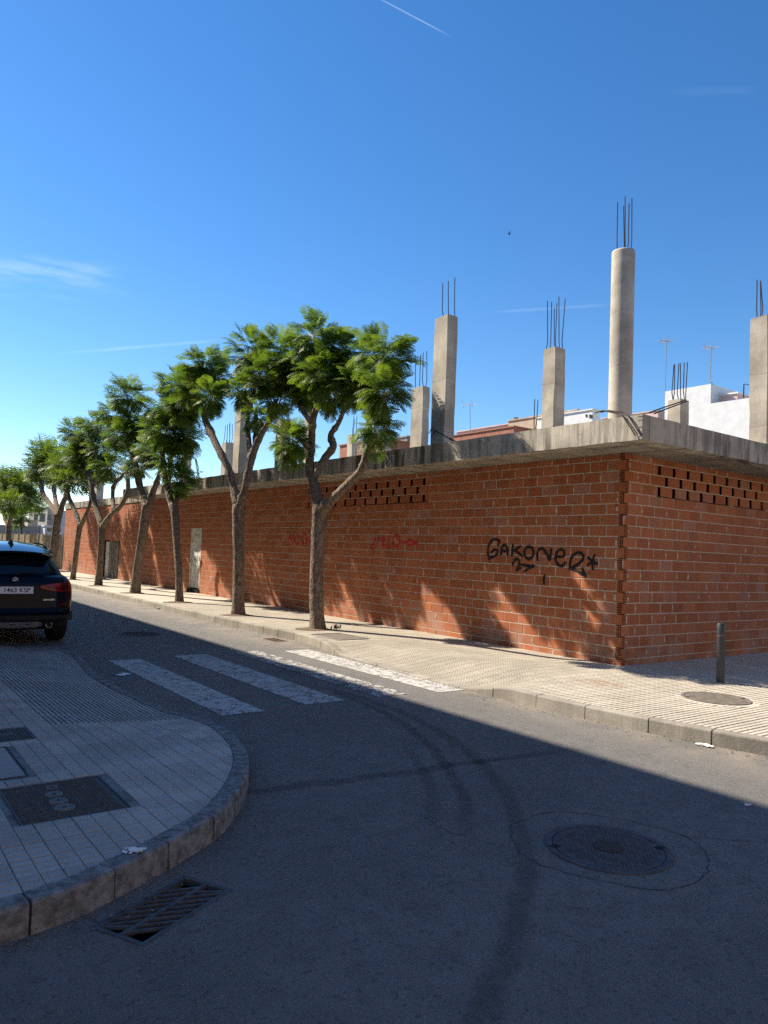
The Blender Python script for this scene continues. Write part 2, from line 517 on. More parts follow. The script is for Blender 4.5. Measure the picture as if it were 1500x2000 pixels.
class MB:
    """collects pieces of one part"""
    def __init__(self):
        self.v, self.f, self.a = [], [], []

    def add(self, vs, fs, rnd=None):
        o = len(self.v)
        self.v += [tuple(map(float, p)) for p in vs]
        self.f += [tuple(i + o for i in q) for q in fs]
        if rnd is not None:
            self.a += [rnd] * len(fs)

    def box(self, x0, x1, y0, y1, z0, z1, rnd=None):
        self.add([(x0, y0, z0), (x1, y0, z0), (x1, y1, z0), (x0, y1, z0), (x0, y0, z1), (x1, y0, z1), (x1, y1, z1), (x0, y1, z1)],
                 [(0, 3, 2, 1), (4, 5, 6, 7), (0, 1, 5, 4), (1, 2, 6, 5), (2, 3, 7, 6), (3, 0, 4, 7)], rnd)

    def prism(self, poly, z0, z1, rnd=None, top_in=0.0):
        """poly counter-clockwise seen from above; top_in chamfers the top edge"""
        n = len(poly)
        vs = [(p[0], p[1], z0) for p in poly]
        if top_in:
            cx, cy = sum(p[0] for p in poly) / n, sum(p[1] for p in poly) / n
            vs += [(p[0], p[1], z1 - top_in) for p in poly]
            for p in poly:
                d = math.hypot(p[0] - cx, p[1] - cy) or 1
                k = max(0.0, 1 - top_in * 1.3 / d)
                vs.append((cx + (p[0] - cx) * k, cy + (p[1] - cy) * k, z1))
            fs = [tuple(reversed(range(n))), tuple(range(2 * n, 3 * n))]
            for L in (0, 1):
                fs += [(L * n + i, L * n + (i + 1) % n, (L + 1) * n + (i + 1) % n, (L + 1) * n + i) for i in range(n)]
        else:
            vs += [(p[0], p[1], z1) for p in poly]
            fs = [tuple(reversed(range(n))), tuple(range(n, 2 * n))]
            fs += [(i, (i + 1) % n, n + (i + 1) % n, n + i) for i in range(n)]
        self.add(vs, fs, rnd)

    def tube(self, pts, radii, seg=8, cap=True, rnd=None, wob=0.0, rng=None):
        pts = [Vector(p) for p in pts]
        n = len(pts)
        vs, fs = [], []
        ref = Vector((1, 0.2, 0.1))
        for i, p in enumerate(pts):
            d = (pts[min(i + 1, n - 1)] - pts[max(i - 1, 0)]).normalized()
            if abs(d.dot(ref)) > 0.95:
                ref = Vector((0, 1, 0.1))
            u = d.cross(ref).normalized()
            w = d.cross(u).normalized()
            r = radii[i] if isinstance(radii, (list, tuple)) else radii
            for k in range(seg):
                a = 2 * math.pi * k / seg
                rr = r * (1 + (rng.uniform(-wob, wob) if wob else 0))
                vs.append(p + u * math.cos(a) * rr + w * math.sin(a) * rr)
        for i in range(n - 1):
            for k in range(seg):
                fs.append((i * seg + k, (i + 1) * seg + k, (i + 1) * seg + (k + 1) % seg, i * seg + (k + 1) % seg))
        if cap:
            fs.append(tuple(range(seg)))
            fs.append(tuple(reversed(range((n - 1) * seg, n * seg))))
        self.add(vs, fs, rnd)

    def disc(self, cx, cy, z, r, seg=32, h=0.0, inner=0.0):
        if h:
            if inner:
                o = len(self.v)
                vs = []
                for rr, zz in ((r, z), (r, z + h), (inner, z + h), (inner, z)):
                    vs += [(cx + rr * math.cos(2 * math.pi * k / seg), cy + rr * math.sin(2 * math.pi * k / seg), zz) for k in range(seg)]
                fs = []
                for L in range(3):
                    fs += [(L * seg + k, L * seg + (k + 1) % seg, (L + 1) * seg + (k + 1) % seg, (L + 1) * seg + k) for k in range(seg)]
                self.add(vs, fs)
            else:
                self.prism([(cx + r * math.cos(2 * math.pi * k / seg), cy + r * math.sin(2 * math.pi * k / seg)) for k in range(seg)], z, z + h)
        else:
            self.add([(cx + r * math.cos(2 * math.pi * k / seg), cy + r * math.sin(2 * math.pi * k / seg), z) for k in range(seg)], [tuple(range(seg))])

    def build(self, name, mat, parent=None, loc=None, smooth=False):
        o = mesh(name, self.v, self.f, mat, parent, loc, smooth)
        if self.a and len(self.a) == len(self.f):
            at = o.data.attributes.new('rnd', 'FLOAT', 'FACE')
            at.data.foreach_set('value', self.a)
        return o


def bevel_box_mesh(name, sx, sy, sz, bv, mat):
    """box centred on the origin with chamfered edges"""
    bm = bmesh.new()
    bmesh.ops.create_cube(bm, size=1)
    for v in bm.verts:
        v.co = Vector((v.co.x * sx, v.co.y * sy, v.co.z * sz))
    bmesh.ops.bevel(bm, geom=list(bm.edges), offset=bv, segments=1, affect='EDGES')
    me = bpy.data.meshes.new(name)
    bm.to_mesh(me)
    bm.free()
    me.materials.append(mat)
    return me


def clip_poly(poly, px, py, nx, ny):
    """keeps the side where (p - P).n <= 0"""
    out = []
    n = len(poly)
    for i in range(n):
        a, b = poly[i], poly[(i + 1) % n]
        da = (a[0] - px) * nx + (a[1] - py) * ny
        db = (b[0] - px) * nx + (b[1] - py) * ny
        if da <= 0:
            out.append(a)
        if da * db < 0:
            k = da / (da - db)
            out.append((a[0] + (b[0] - a[0]) * k, a[1] + (b[1] - a[1]) * k))
    return out


def resample(pts, step):
    pts = [Vector((p[0], p[1], 0)) for p in pts]
    out, acc = [pts[0]], 0.0
    for a, b in zip(pts[:-1], pts[1:]):
        L = (b - a).length
        d = step - acc
        while d <= L:
            out.append(a + (b - a) * (d / L))
            d += step
        acc = (acc + L) % step if L else acc
        acc = L - (d - step) if True else acc
    return out


def smooth_poly(pts, n=8):
    """Catmull-Rom through the points"""
    P = [Vector((p[0], p[1], p[2] if len(p) > 2 else 0)) for p in pts]
    P = [P[0] * 2 - P[1]] + P + [P[-1] * 2 - P[-2]]
    out = []
    for i in range(1, len(P) - 2):
        a, b, c, d = P[i - 1], P[i], P[i + 1], P[i + 2]
        for k in range(n):
            t = k / n
            out.append(0.5 * ((2 * b) + (c - a) * t + (2 * a - 5 * b + 4 * c - d) * t * t + (3 * b - a - 3 * c + d) * t ** 3))
    out.append(P[-2])
    return out

# ------------------------------------------------------------------ the setting: ground, road, pavements, kerbs
RZ = -0.14          # road level; pavement is z = 0


def sstep(v, a, b):
    t = min(1.0, max(0.0, (v - a) / (b - a)))
    return t * t * (3 - 2 * t)


def z_near(x, y):
    return -0.115 * sstep(x, -8.3, -6.9) * sstep(y, -1.0, 0.5)


def z_far(x, y):
    return -0.115 * sstep(-x, 1.7, 2.9) * sstep(y, -0.75, 0.25) * (1 - sstep(y, 3.2, 4.0))


NEAR_K = [(-14, -3.9), (-10.5, -3.62), (-9.6, -3.5), (-8.94, -3.40), (-8.62, -3.33), (-8.29, -3.17), (-7.99, -2.99), (-7.67, -2.76),
          (-7.35, -2.37), (-7.09, -1.95), (-6.89, -1.44), (-6.77, -0.75), (-6.72, 0.0), (-6.80, 1.0), (-6.85, 2.0), (-6.80, 3.1),
          (-6.60, 4.5), (-6.50, 5.2), (-6.62, 5.48), (-7.0, 5.54), (-9.2, 5.56)]
FAR_K = [(-2.75, 75), (-2.75, 30), (-2.75, 20), (-2.75, 10), (-2.68, 6.5), (-2.62, 4.9), (-2.80, 3.9), (-2.93, 3.0), (-3.0, 2.0), (-3.06, 1.0),
         (-3.08, 0.0), (-3.06, -0.6), (-3.06, -1.3), (-2.98, -2.1), (-2.88, -2.75), (-2.72, -3.46), (-2.35, -4.3), (-1.7, -5.0), (-0.8, -5.4),
         (0.5, -5.6), (14, -5.6)]


def along(pts):
    P = np.array(pts, float)
    L = np.concatenate([[0], np.cumsum(np.hypot(*(P[1:] - P[:-1]).T))])
    def at(s):
        return np.array([np.interp(s, L, P[:, 0]), np.interp(s, L, P[:, 1])])
    return at, L[-1]


NEAR_S = [(p.x, p.y) for p in smooth_poly(NEAR_K, 6)]
FAR_S = [(p.x, p.y) for p in smooth_poly(FAR_K, 6)]


def offset_left(pts, d):
    out = []
    n = len(pts)
    for i in range(n):
        a, b = pts[max(i - 1, 0)], pts[min(i + 1, n - 1)]
        dx, dy = b[0] - a[0], b[1] - a[1]
        L = math.hypot(dx, dy) or 1
        out.append((pts[i][0] - dy / L * d, pts[i][1] + dx / L * d))
    return out


def kerb(name, pts, width, lengths, zf, mat, bedmat, label, seed, s0=0.0, s1=None):
    rng = random.Random(seed)
    at, total = along(pts)
    s1 = s1 or total
    bed = MB()
    inner_pts = offset_left(pts, width)
    # recessed bed under and between the stones
    pl, pr = offset_left(pts, 0.012), offset_left(pts, width - 0.004)
    for i in range(len(pts) - 1):
        a, b, c, d = pl[i], pl[i + 1], pr[i + 1], pr[i]
        q = (a, b, c, d)
        zt = [zf(*p) - 0.012 for p in q]
        bed.add([(p[0], p[1], RZ - 0.05) for p in q] + [(p[0], p[1], z) for p, z in zip(q, zt)],
                [(4, 5, 6, 7), (0, 1, 5, 4), (2, 3, 7, 6)])
    par = bed.build(name, bedmat)
    tag(par, label, None, None, 'structure')
    s, k = s0, 0
    while s < s1 - 0.05:
        L = lengths(s, at(s), rng)
        e = min(s + L, s1)
        g = rng.uniform(0.007, 0.020)
        sub = 3 if L > 0.3 else 2
        vs, fs = [], []
        j = rng.uniform(-0.003, 0.004)
        cham = rng.uniform(0.012, 0.022)
        for q in range(sub + 1):
            u = s + g / 2 + (e - s - g) * q / sub
            a, a2 = at(u), at(u + 0.02)
            d = (a2 - a)
            d = d / (np.hypot(*d) or 1)
            nrm = np.array([-d[1], d[0]])
            o, inn = a + nrm * j, a + nrm * width
            z = zf(*(a + nrm * 0.05)) + 0.003 + j * 0.5
            oc = o + nrm * cham
            lo = o - nrm * 0.006
            vs += [(lo[0], lo[1], RZ - 0.06), (o[0], o[1], z - cham), (o[0] + nrm[0] * cham * 0.3, o[1] + nrm[1] * cham * 0.3, z - cham * 0.3),
                   (oc[0], oc[1], z), (inn[0], inn[1], z - 0.001), (inn[0], inn[1], RZ - 0.06)]
        for q in range(sub):
            for r in range(6):
                fs.append((q * 6 + r, (q + 1) * 6 + r, (q + 1) * 6 + (r + 1) % 6, q * 6 + (r + 1) % 6))
        fs.append(tuple(range(6)))
        fs.append(tuple(reversed(range(sub * 6, sub * 6 + 6))))
        mesh('kerb_stone', vs, fs, mat, par)
        s = e
        k += 1
    return inner_pts


near_in = kerb('near_kerb', NEAR_S, 0.112, lambda s, p, r: r.uniform(0.34, 0.46) if p[1] < -2 else r.uniform(0.24, 0.42), z_near,
               M['kerb_near'], M['crack'], 'grey concrete kerb round the tiled pavement corner with the drain', 3, s0=3.2)
far_in = kerb('far_kerb', FAR_S, 0.13, lambda s, p, r: 1.0 if p[1] > 24 else (r.uniform(0.48, 0.58) if p[1] > 5 else (0.2 if -1.5 < p[1] < -1.27 else r.uniform(0.6, 0.74))),
              z_far, M['kerb_far'], M['bed_far'], 'sunlit pale concrete kerb below the brick wall pavement', 5, s0=38.0, s1=83.5)

# road sheet with holes for the two gullies
DR_O = np.array([-8.245, -3.445])
DR_U = np.array([0.885, 0.465]); DR_U /= np.hypot(*DR_U)
DR_V = np.array([-DR_U[1], DR_U[0]])
FD_O = np.array([-2.93, 5.42])


def rect(o, u, v, a, b):
    return [tuple(o - u * a - v * b), tuple(o + u * a - v * b), tuple(o + u * a + v * b), tuple(o - u * a + v * b)]


def road_sheet():
    bm = bmesh.new()
    loops = [[(-30, -30), (40, -30), (40, 90), (-30, 90)], rect(DR_O, DR_U, DR_V, 0.305, 0.15),
             rect(FD_O, np.array([1.0, 0]), np.array([0, 1.0]), 0.135, 0.26)]
    ed = []
    for L in loops:
        vs = [bm.verts.new((p[0], p[1], RZ)) for p in L]
        ed += [bm.edges.new((vs[i], vs[(i + 1) % len(vs)])) for i in range(len(vs))]
    bmesh.ops.triangle_fill(bm, edges=ed, use_beauty=True)
    for f in bm.faces:
        if f.normal.z < 0:
            f.normal_flip()
    me = bpy.data.meshes.new('road')
    bm.to_mesh(me)
    bm.free()
    me.materials.append(M['asphalt'])
    o = add_obj('road', me)
    tag(o, 'worn dark asphalt road with curved tyre marks', None, None, 'structure')
    return o


road = road_sheet()
g = mesh('ground', [(-3000, -3000, -0.6), (3000, -3000, -0.6), (3000, 3000, -0.6), (-3000, 3000, -0.6)], [(0, 1, 2, 3)], M['ground'])
tag(g, 'flat dry ground reaching out to the horizon', None, None, 'structure')

# zebra crossing
for (x0, x1, y0, y1) in ((-6.37, -5.90, 0.10, 4.0), (-5.36, -4.83, 0.20, 4.14), (-4.36, -3.90, 0.20, 4.2), (-3.50, -3.02, 0.11, 4.05)):
    rng = random.Random(int(x0 * 100))
    L = []
    for (ax, ay, bx, by) in ((x0, y0, x1, y0), (x1, y0, x1, y1), (x1, y1, x0, y1), (x0, y1, x0, y0)):
        n = max(2, int(math.hypot(bx - ax, by - ay) / 0.08))
        for k in range(n):
            L.append((ax + (bx - ax) * k / n + rng.uniform(-.006, .006), ay + (by - ay) * k / n + rng.uniform(-.006, .006), RZ + 0.004))
    mesh('crossing_stripe', L, [tuple(range(len(L)))], M['paint'], road)


def wiggle_strip(name, pts, w, mat, parent, seed, z, jit=0.02, closed=False):
    rng = random.Random(seed)
    P = smooth_poly(pts, 9)
    vs, fs = [], []
    n = len(P)
    for i, p in enumerate(P):
        d = (P[min(i + 1, n - 1)] - P[max(i - 1, 0)])
        d.normalize()
        nn = Vector((-d.y, d.x, 0))
        c = p + nn * rng.uniform(-jit, jit)
        h = w * rng.uniform(0.25, 1.0) * (0.2 if i in (0, n - 1) and not closed else 1)
        vs += [(c + nn * h).to_tuple()[:2] + (z,), (c - nn * h).to_tuple()[:2] + (z,)]
    for i in range(n - 1):
        fs.append((2 * i, 2 * i + 1, 2 * i + 3, 2 * i + 2))
    return mesh(name, vs, fs, mat, parent)


wiggle_strip('crack', [(-6.06, -3.53), (-5.60, -3.50), (-5.33, -3.80), (-5.22, -4.26), (-5.54, -4.57), (-5.99, -4.60), (-6.28, -4.22), (-6.31, -3.87), (-6.06, -3.53)],
             0.004, M['crack'], road, 1, RZ + 0.003, 0.012, True)
wiggle_strip('crack', [(-5.24, -4.2), (-4.9, -4.5), (-4.5, -4.62), (-3.9, -4.9)], 0.003, M['crack'], road, 2, RZ + 0.003)
wiggle_strip('crack', [(-6.3, -3.8), (-6.45, -3.4), (-6.4, -3.1)], 0.003, M['crack'], road, 4, RZ + 0.003)
wiggle_strip('crack', [(-5.9, 2.4), (-5.4, 2.2), (-4.9, 2.35), (-4.2, 2.1)], 0.007, M['crack'], road, 6, RZ + 0.0065)


def nearest_seg(pts, c):
    best, bi = 1e9, 0
    for i in range(len(pts) - 1):
        ax, ay = pts[i]
        bx, by = pts[i + 1]
        dx, dy = bx - ax, by - ay
        t = max(0, min(1, ((c[0] - ax) * dx + (c[1] - ay) * dy) / (dx * dx + dy * dy + 1e-12)))
        d = math.hypot(ax + dx * t - c[0], ay + dy * t - c[1])
        if d < best:
            best, bi = d, i
    a, b = pts[bi], pts[bi + 1]
    dx, dy = b[0] - a[0], b[1] - a[1]
    L = math.hypot(dx, dy)
    side = ((c[0] - a[0]) * -dy + (c[1] - a[1]) * dx) / L      # + is the pavement side
    return best, side, a, (dy / L, -dx / L), bi


def clip_kerb(poly, pts, inset):
    c = (sum(p[0] for p in poly) / len(poly), sum(p[1] for p in poly) / len(poly))
    d, side, a, n, bi = nearest_seg(pts, c)
    if d > 0.6:
        return poly if side > 0 else []
    for k in (bi - 1, bi, bi + 1):
        if 0 <= k < len(pts) - 1:
            p, q = pts[k], pts[k + 1]
            dx, dy = q[0] - p[0], q[1] - p[1]
            L = math.hypot(dx, dy) or 1
            nx, ny = dy / L, -dx / L
            if k != bi:
                # only where the outline is convex there
                o = pts[bi] if k < bi else pts[bi + 1]
                f = pts[bi + 1] if k < bi else pts[bi]
                if (f[0] - o[0]) * nx + (f[1] - o[1]) * ny > 0:
                    continue
            poly = clip_poly(poly, p[0] - nx * inset, p[1] - ny * inset, nx, ny)
            if len(poly) < 3:
                return []
    return poly


def paving_bed(name, pts, x0, x1, y0, y1, cell, zf, mat, drop, label):
    mb = MB()
    nx, ny = int((x1 - x0) / cell), int((y1 - y0) / cell)
    for i in range(nx):
        for j in range(ny):
            xa, ya = x0 + i * cell, y0 + j * cell
            poly = [(xa, ya), (xa + cell, ya), (xa + cell, ya + cell), (xa, ya + cell)]
            poly = clip_kerb(poly, pts, 0.06)
            if len(poly) >= 3:
                mb.add([(p[0], p[1], zf(*p) - drop) for p in poly], [tuple(range(len(poly)))])
    o = mb.build(name, mat)
    tag(o, label, None, None, 'structure')
    return o


near_pav = paving_bed('near_pavement', NEAR_S, -14.0, -6.4, -4.0, 5.6, 0.2, z_near, M['bed_near'], 0.006, 'shaded grey tiled pavement corner with ribbed ramp and access covers')
far_pav = paving_bed('far_pavement', FAR_S, -3.2, 14.0, -5.6, 12.0, 0.2, z_far, M['bed_far'], 0.009, 'sunlit cream tiled pavement along the brick wall')
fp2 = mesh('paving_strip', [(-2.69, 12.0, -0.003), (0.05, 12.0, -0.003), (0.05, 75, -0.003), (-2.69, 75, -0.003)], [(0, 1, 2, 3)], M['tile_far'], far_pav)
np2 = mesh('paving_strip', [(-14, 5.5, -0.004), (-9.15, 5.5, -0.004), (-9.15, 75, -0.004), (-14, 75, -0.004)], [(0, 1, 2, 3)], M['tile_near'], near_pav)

# covers let into the near pavement: (outline, ...) tiles stop at their frames
HATCH = (-8.69, -8.09, -2.44, -1.745)
HATCH2 = (-8.62, -8.22, -0.53, -0.13)
HATCH3 = (-9.02, -8.47, -1.53, -0.71)
HOLES_NEAR = (HATCH, HATCH2, HATCH3)


def in_hole(poly, holes, m=0.012):
    c = (sum(p[0] for p in poly) / len(poly), sum(p[1] for p in poly) / len(poly))
    return any(h[0] - m < c[0] < h[1] + m and h[2] - m < c[1] < h[3] + m for h in holes)


def pads(x, y, t=0.2, nx=2, ny=3, gap=0.0036):
    """the raised pads of a paving tile whose low corner is x, y"""
    out = []
    for i in range(nx):
        for j in range(ny):
            w, h = t / nx, t / ny
            e0x = gap * (0.75 if i == 0 else 0.35)
            e1x = gap * (0.75 if i == nx - 1 else 0.35)
            e0y = gap * (1.6 if j == 0 else 1.1)
            e1y = gap * (1.6 if j == ny - 1 else 1.1)
            out.append([(x + i * w + e0x, y + j * h + e0y), (x + (i + 1) * w - e1x, y + j * h + e0y),
                        (x + (i + 1) * w - e1x, y + (j + 1) * h - e1y), (x + i * w + e0x, y + (j + 1) * h - e1y)])
    return out


def pad_geom(mb, poly, zf, rnd=None, h=0.006):
    n = len(poly)
    cx, cy = sum(p[0] for p in poly) / n, sum(p[1] for p in poly) / n
    base = [(p[0], p[1], zf(*p) - h - 0.002) for p in poly]
    top = [(cx + (p[0] - cx) * 0.97, cy + (p[1] - cy) * 0.90, zf(*p)) for p in poly]
    fs = [tuple(range(n, 2 * n))] + [(i, (i + 1) % n, n + (i + 1) % n, n + i) for i in range(n)]
    mb.add(base + top, fs, rnd)


def near_tiles():
    rng = random.Random(11)
    full = MB()
    flat = lambda x, y: 0.0
    for p in pads(0, 0):
        pad_geom(full, p, flat)
    fo = full.build('paving_tile', M['tile_near'], near_pav)
    full_me = fo.data
    bpy.data.objects.remove(fo)
    rest = MB()
    cand = []
    X0, Y0 = -8.43 - 0.2 * 28, -2.70 - 0.2 * 7
    for i in range(40):
        for j in range(41):
            x, y = X0 + i * 0.2, Y0 + j * 0.2
            if x > -8.05 and y > -0.12 and y < 5.0:
                continue        # the ribbed ramp
            c = (x + .1, y + .1)
            q = proj((c[0], c[1], 0))
            if q is None or not (-120 < q[0] < 1600 and q[1] < 2100):
                continue
            cand.append((-(q[1]), x, y))
    cand.sort()
    n_ind = 0
    for _, x, y in cand:
        ps, cut = [], False
        for p in pads(x, y):
            if in_hole(p, HOLES_NEAR):
                cut = True
                continue
            r = clip_kerb(p, near_in, 0.006)
            if len(r) < 3:
                cut = True
                continue
            if len(r) != 4 or any(abs(a[0] - b[0]) + abs(a[1] - b[1]) > 1e-5 for a, b in zip(p, r)):
                cut = True
            ps.append(r)
        if not ps:
            continue
        sloped = z_near(x + .2, y + .2) < -1e-4
        dz = rng.uniform(-0.0025, 0.0015)
        if n_ind < 295:
            n_ind += 1
            if not cut and not sloped:
                o = add_obj('paving_tile', full_me, near_pav, (x, y, dz))
                o.rotation_euler = (rng.uniform(-.006, .006), rng.uniform(-.006, .006), rng.uniform(-.006, .006))
            else:
                mb = MB()
                for p in ps:
                    pad_geom(mb, p, z_near)
                mb.build('paving_tile', M['tile_near'], near_pav)
        else:
            r = rng.random()
            for p in ps:
                pad_geom(rest, p, z_near, r)
    if rest.v:
        tag(rest.build('paving_tiles', M['tile_near'], near_pav), kind='stuff')
    # ribbed tiles of the ramp
    ribs = MB()
    x = -8.02
    while x < -6.8:
        y = -0.1
        r0 = rng.random()
        while y < 5.05:
            L = 0.395
            poly = [(x, y), (x + 0.027, y), (x + 0.027, y + L), (x, y + L)]
            poly = clip_kerb(poly, near_in, 0.006)
            if len(poly) >= 3:
                pad_geom(ribs, poly, z_near, rng.random(), 0.009)
            y += 0.4
        x += 0.046
    tag(ribs.build('ribbed_paving', M['tile_near'], near_pav), kind='stuff')


near_tiles()


def far_tiles():
    rng = random.Random(12)
    a, b = MB(), MB()
    for i in range(90):
        for j in range(90):
            x, y = -3.2 + i * 0.2, -5.6 + j * 0.2
            c = (x + .1, y + .1)
            if c[0] > 0.12 and c[1] > 0.0:
                continue
            q = proj((c[0], c[1], 0))
            if q is None or not (-60 < q[0] < 1640 and 900 < q[1] < 1700):
                continue
            r = rng.random()
            dd = math.hypot(c[0] + 1.15, c[1] + 2.14)
            if dd < 0.42:
                continue
            if -2.5 < c[0] < -1.75 and 4.0 < c[1] < 4.95:
                continue
            knob = -0.2 < c[1] < 4.4 and c[0] < -0.9
            for p in (pads(x, y, 0.2, 4, 4, 0.007) if knob else pads(x, y, 0.2, 2, 3, 0.0065)):
                p = clip_kerb(p, far_in, 0.006)
                if len(p) >= 3:
                    pad_geom(b if knob else a, p, z_far, r, 0.010)
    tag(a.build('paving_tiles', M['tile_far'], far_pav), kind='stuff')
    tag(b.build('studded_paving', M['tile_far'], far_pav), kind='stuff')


far_tiles()

# ------------------------------------------------------------------ the unfinished building
BLD = empty('unfinished_building', (0, 0, 0))
tag(BLD, 'unfinished single storey red brick building with concrete slab roof and bare columns', 'building')
Z0, PITCH, WTOP = -0.068, 0.1685, 3.228
BL, BH, BD = 0.316, 0.1515, 0.11          # brick length, height, depth
LEFT_END, STEP_Y = 34.3, 21.6
VENT_L, VENT_R = (4.76, 9.54), (0.857, 4.21)
DOOR = (16.15, 17.02, 0.12, 2.13)
GATE = (24.75, 26.95, -0.05, 1.66)


def wall_core(name, boxes, axis):
    mb = MB()
    for (s0, s1, z0, z1) in boxes:
        if axis == 'left':
            mb.box(0.0035, 0.10, s0, s1, z0, z1)
        else:
            mb.box(s0, s1, 0.0035, 0.10, z0, z1)
    return mb.build(name, M['mortar'], BLD)


core_left = wall_core('side_wall', [
    (0.1, VENT_L[0] - 0.10, -0.1, WTOP), (VENT_L[0] - 0.10, VENT_L[1], -0.1, 2.628), (VENT_L[0] - 0.10, VENT_L[1], 3.134, WTOP),
    (VENT_L[1], DOOR[0], -0.1, WTOP), (DOOR[0], DOOR[1], DOOR[3], WTOP), (DOOR[0], DOOR[1], -0.1, DOOR[2]),
    (DOOR[1], GATE[0], -0.1, WTOP), (GATE[0], GATE[1], GATE[3], WTOP), (GATE[1], LEFT_END, -0.1, WTOP)], 'left')
core_right = wall_core('front_wall', [
    (0.1, VENT_R[0] - 0.02, -0.1, WTOP), (VENT_R[0] - 0.02, VENT_R[1] + 0.1, -0.1, 2.628), (VENT_R[0] - 0.02, VENT_R[1] + 0.1, 3.134, WTOP),
    (VENT_R[1] + 0.1, 12.0, -0.1, WTOP)], 'right')


def wall_bricks():
    """(wall, s0, s1, z0, z1) of every brick, and the bare ends shown at the corner"""
    rng = random.Random(21)
    out, ends = [], []
    for k in range(20):
        z0 = Z0 + k * PITCH
        z1 = min(z0 + BH, WTOP - 0.006)
        if z1 - z0 < 0.03:
            continue
        even = k % 2 == 0
        for wall in ('left', 'right'):
            end = LEFT_END if wall == 'left' else 12.0
            start_full = even if wall == 'left' else not even
            vent = VENT_L if wall == 'left' else VENT_R
            if not start_full:
                ends.append((wall, z0, z1))
            s = 0.0 if start_full else BD + 0.012
            drift = rng.uniform(-0.004, 0.004)
            slots = []
            if k in (16, 17, 18):
                off = 0.0 if k != 17 else (0.20 if wall == 'right' else 0.21)
                p = 0.408 if wall == 'right' else 0.4165
                v = vent[0] + off
                while v < vent[1] - 0.05:
                    slots.append((v, v + 0.094))
                    v += p
            while s < end:
                L = BL + rng.uniform(-0.006, 0.004) + drift
                e = s + L
                if slots and s < vent[1] and e > vent[0] - 0.06:
                    # bricks of the honeycomb part fill the space between two slots
                    if s < slots[0][0]:
                        e = slots[0][0]
                        if e - s > 0.42:
                            e = s + L
                    else:
                        nx = [q for q in slots if q[0] >= s - 0.001]
                        e = nx[0][0] if nx else s + L
                seg = (s, min(e, end))
                skip = False
                if wall == 'left':
                    for d in (DOOR, GATE):
                        if z0 + BH * 0.5 < d[3] and z0 + BH * 0.5 > d[2]:
                            if seg[0] >= d[0] - 0.04 and seg[0] < d[1]:
                                skip = True
                                e = d[1] - 0.01
                            elif seg[0] < d[0] and seg[1] > d[0]:
                                seg = (seg[0], d[0] - 0.01)
                                e = d[1] - 0.01
                if not skip and seg[1] - seg[0] > 0.03:
                    out.append((wall, seg[0], seg[1], z0, z1, start_full and s < 0.01))
                gap = 0.0155 + rng.uniform(-0.004, 0.005)
                sl = [q for q in slots if abs(q[0] - e) < 1e-6]
                s = sl[0][1] if sl else e + gap
    return out, ends


def vent_beds():
    for wall, cr, v in (('left', core_left, VENT_L), ('right', core_right, VENT_R)):
        for k in (16, 17, 18, 19):
            z = Z0 + k * PITCH
            mb = MB()
            if wall == 'left':
                mb.box(0.0035, 0.018, v[0] - 0.1, v[1], z - PITCH + BH - 0.001 if k > 16 else z - 0.014, z + 0.001)
            else:
                mb.box(v[0] - 0.02, v[1] + 0.1, 0.0035, 0.018, z - PITCH + BH - 0.001 if k > 16 else z - 0.014, z + 0.001)
            mb.build('mortar_bed', M['mortar'], cr)


vent_beds()


def perforated_end(name, w, h, depth):
    """front plate of a brick end: a grid of holes opening into the brick; faces -y, spans x 0..w, z 0..h"""
    nx, nz = 3, 4
    web = 0.0065
    mb = MB()
    xs = [0.0]
    for i in range(nx):
        cw = (w - web * (nx + 1)) / nx
        xs += [web + i * (cw + web), web + i * (cw + web) + cw]
    xs.append(w)
    zs = [0.0]
    for j in range(nz):
        ch = (h - web * (nz + 1)) / nz
        zs += [web + j * (ch + web), web + j * (ch + web) + ch]
    zs.append(h)
    for i in range(len(xs) - 1):
        for j in range(len(zs) - 1):
            x0, x1, z0, z1 = xs[i], xs[i + 1], zs[j], zs[j + 1]
            if i % 2 == 1 and j % 2 == 1:
                mb.add([(x0, 0, z0), (x1, 0, z0), (x1, 0, z1), (x0, 0, z1), (x0, depth, z0), (x1, depth, z0), (x1, depth, z1), (x0, depth, z1)],
                       [(0, 4, 5, 1), (1, 5, 6, 2), (2, 6, 7, 3), (3, 7, 4, 0), (4, 7, 6, 5)])
            else:
                mb.add([(x0, 0, z0), (x1, 0, z0), (x1, 0, z1), (x0, 0, z1)], [(0, 1, 2, 3)])
    mb.add([(0, 0, 0), (w, 0, 0), (w, depth, 0), (0, depth, 0), (0, 0, h), (w, 0, h), (w, depth, h), (0, depth, h)], [(0, 3, 2, 1), (4, 5, 6, 7), (0, 4, 7, 3), (1, 2, 6, 5)])
    return mb


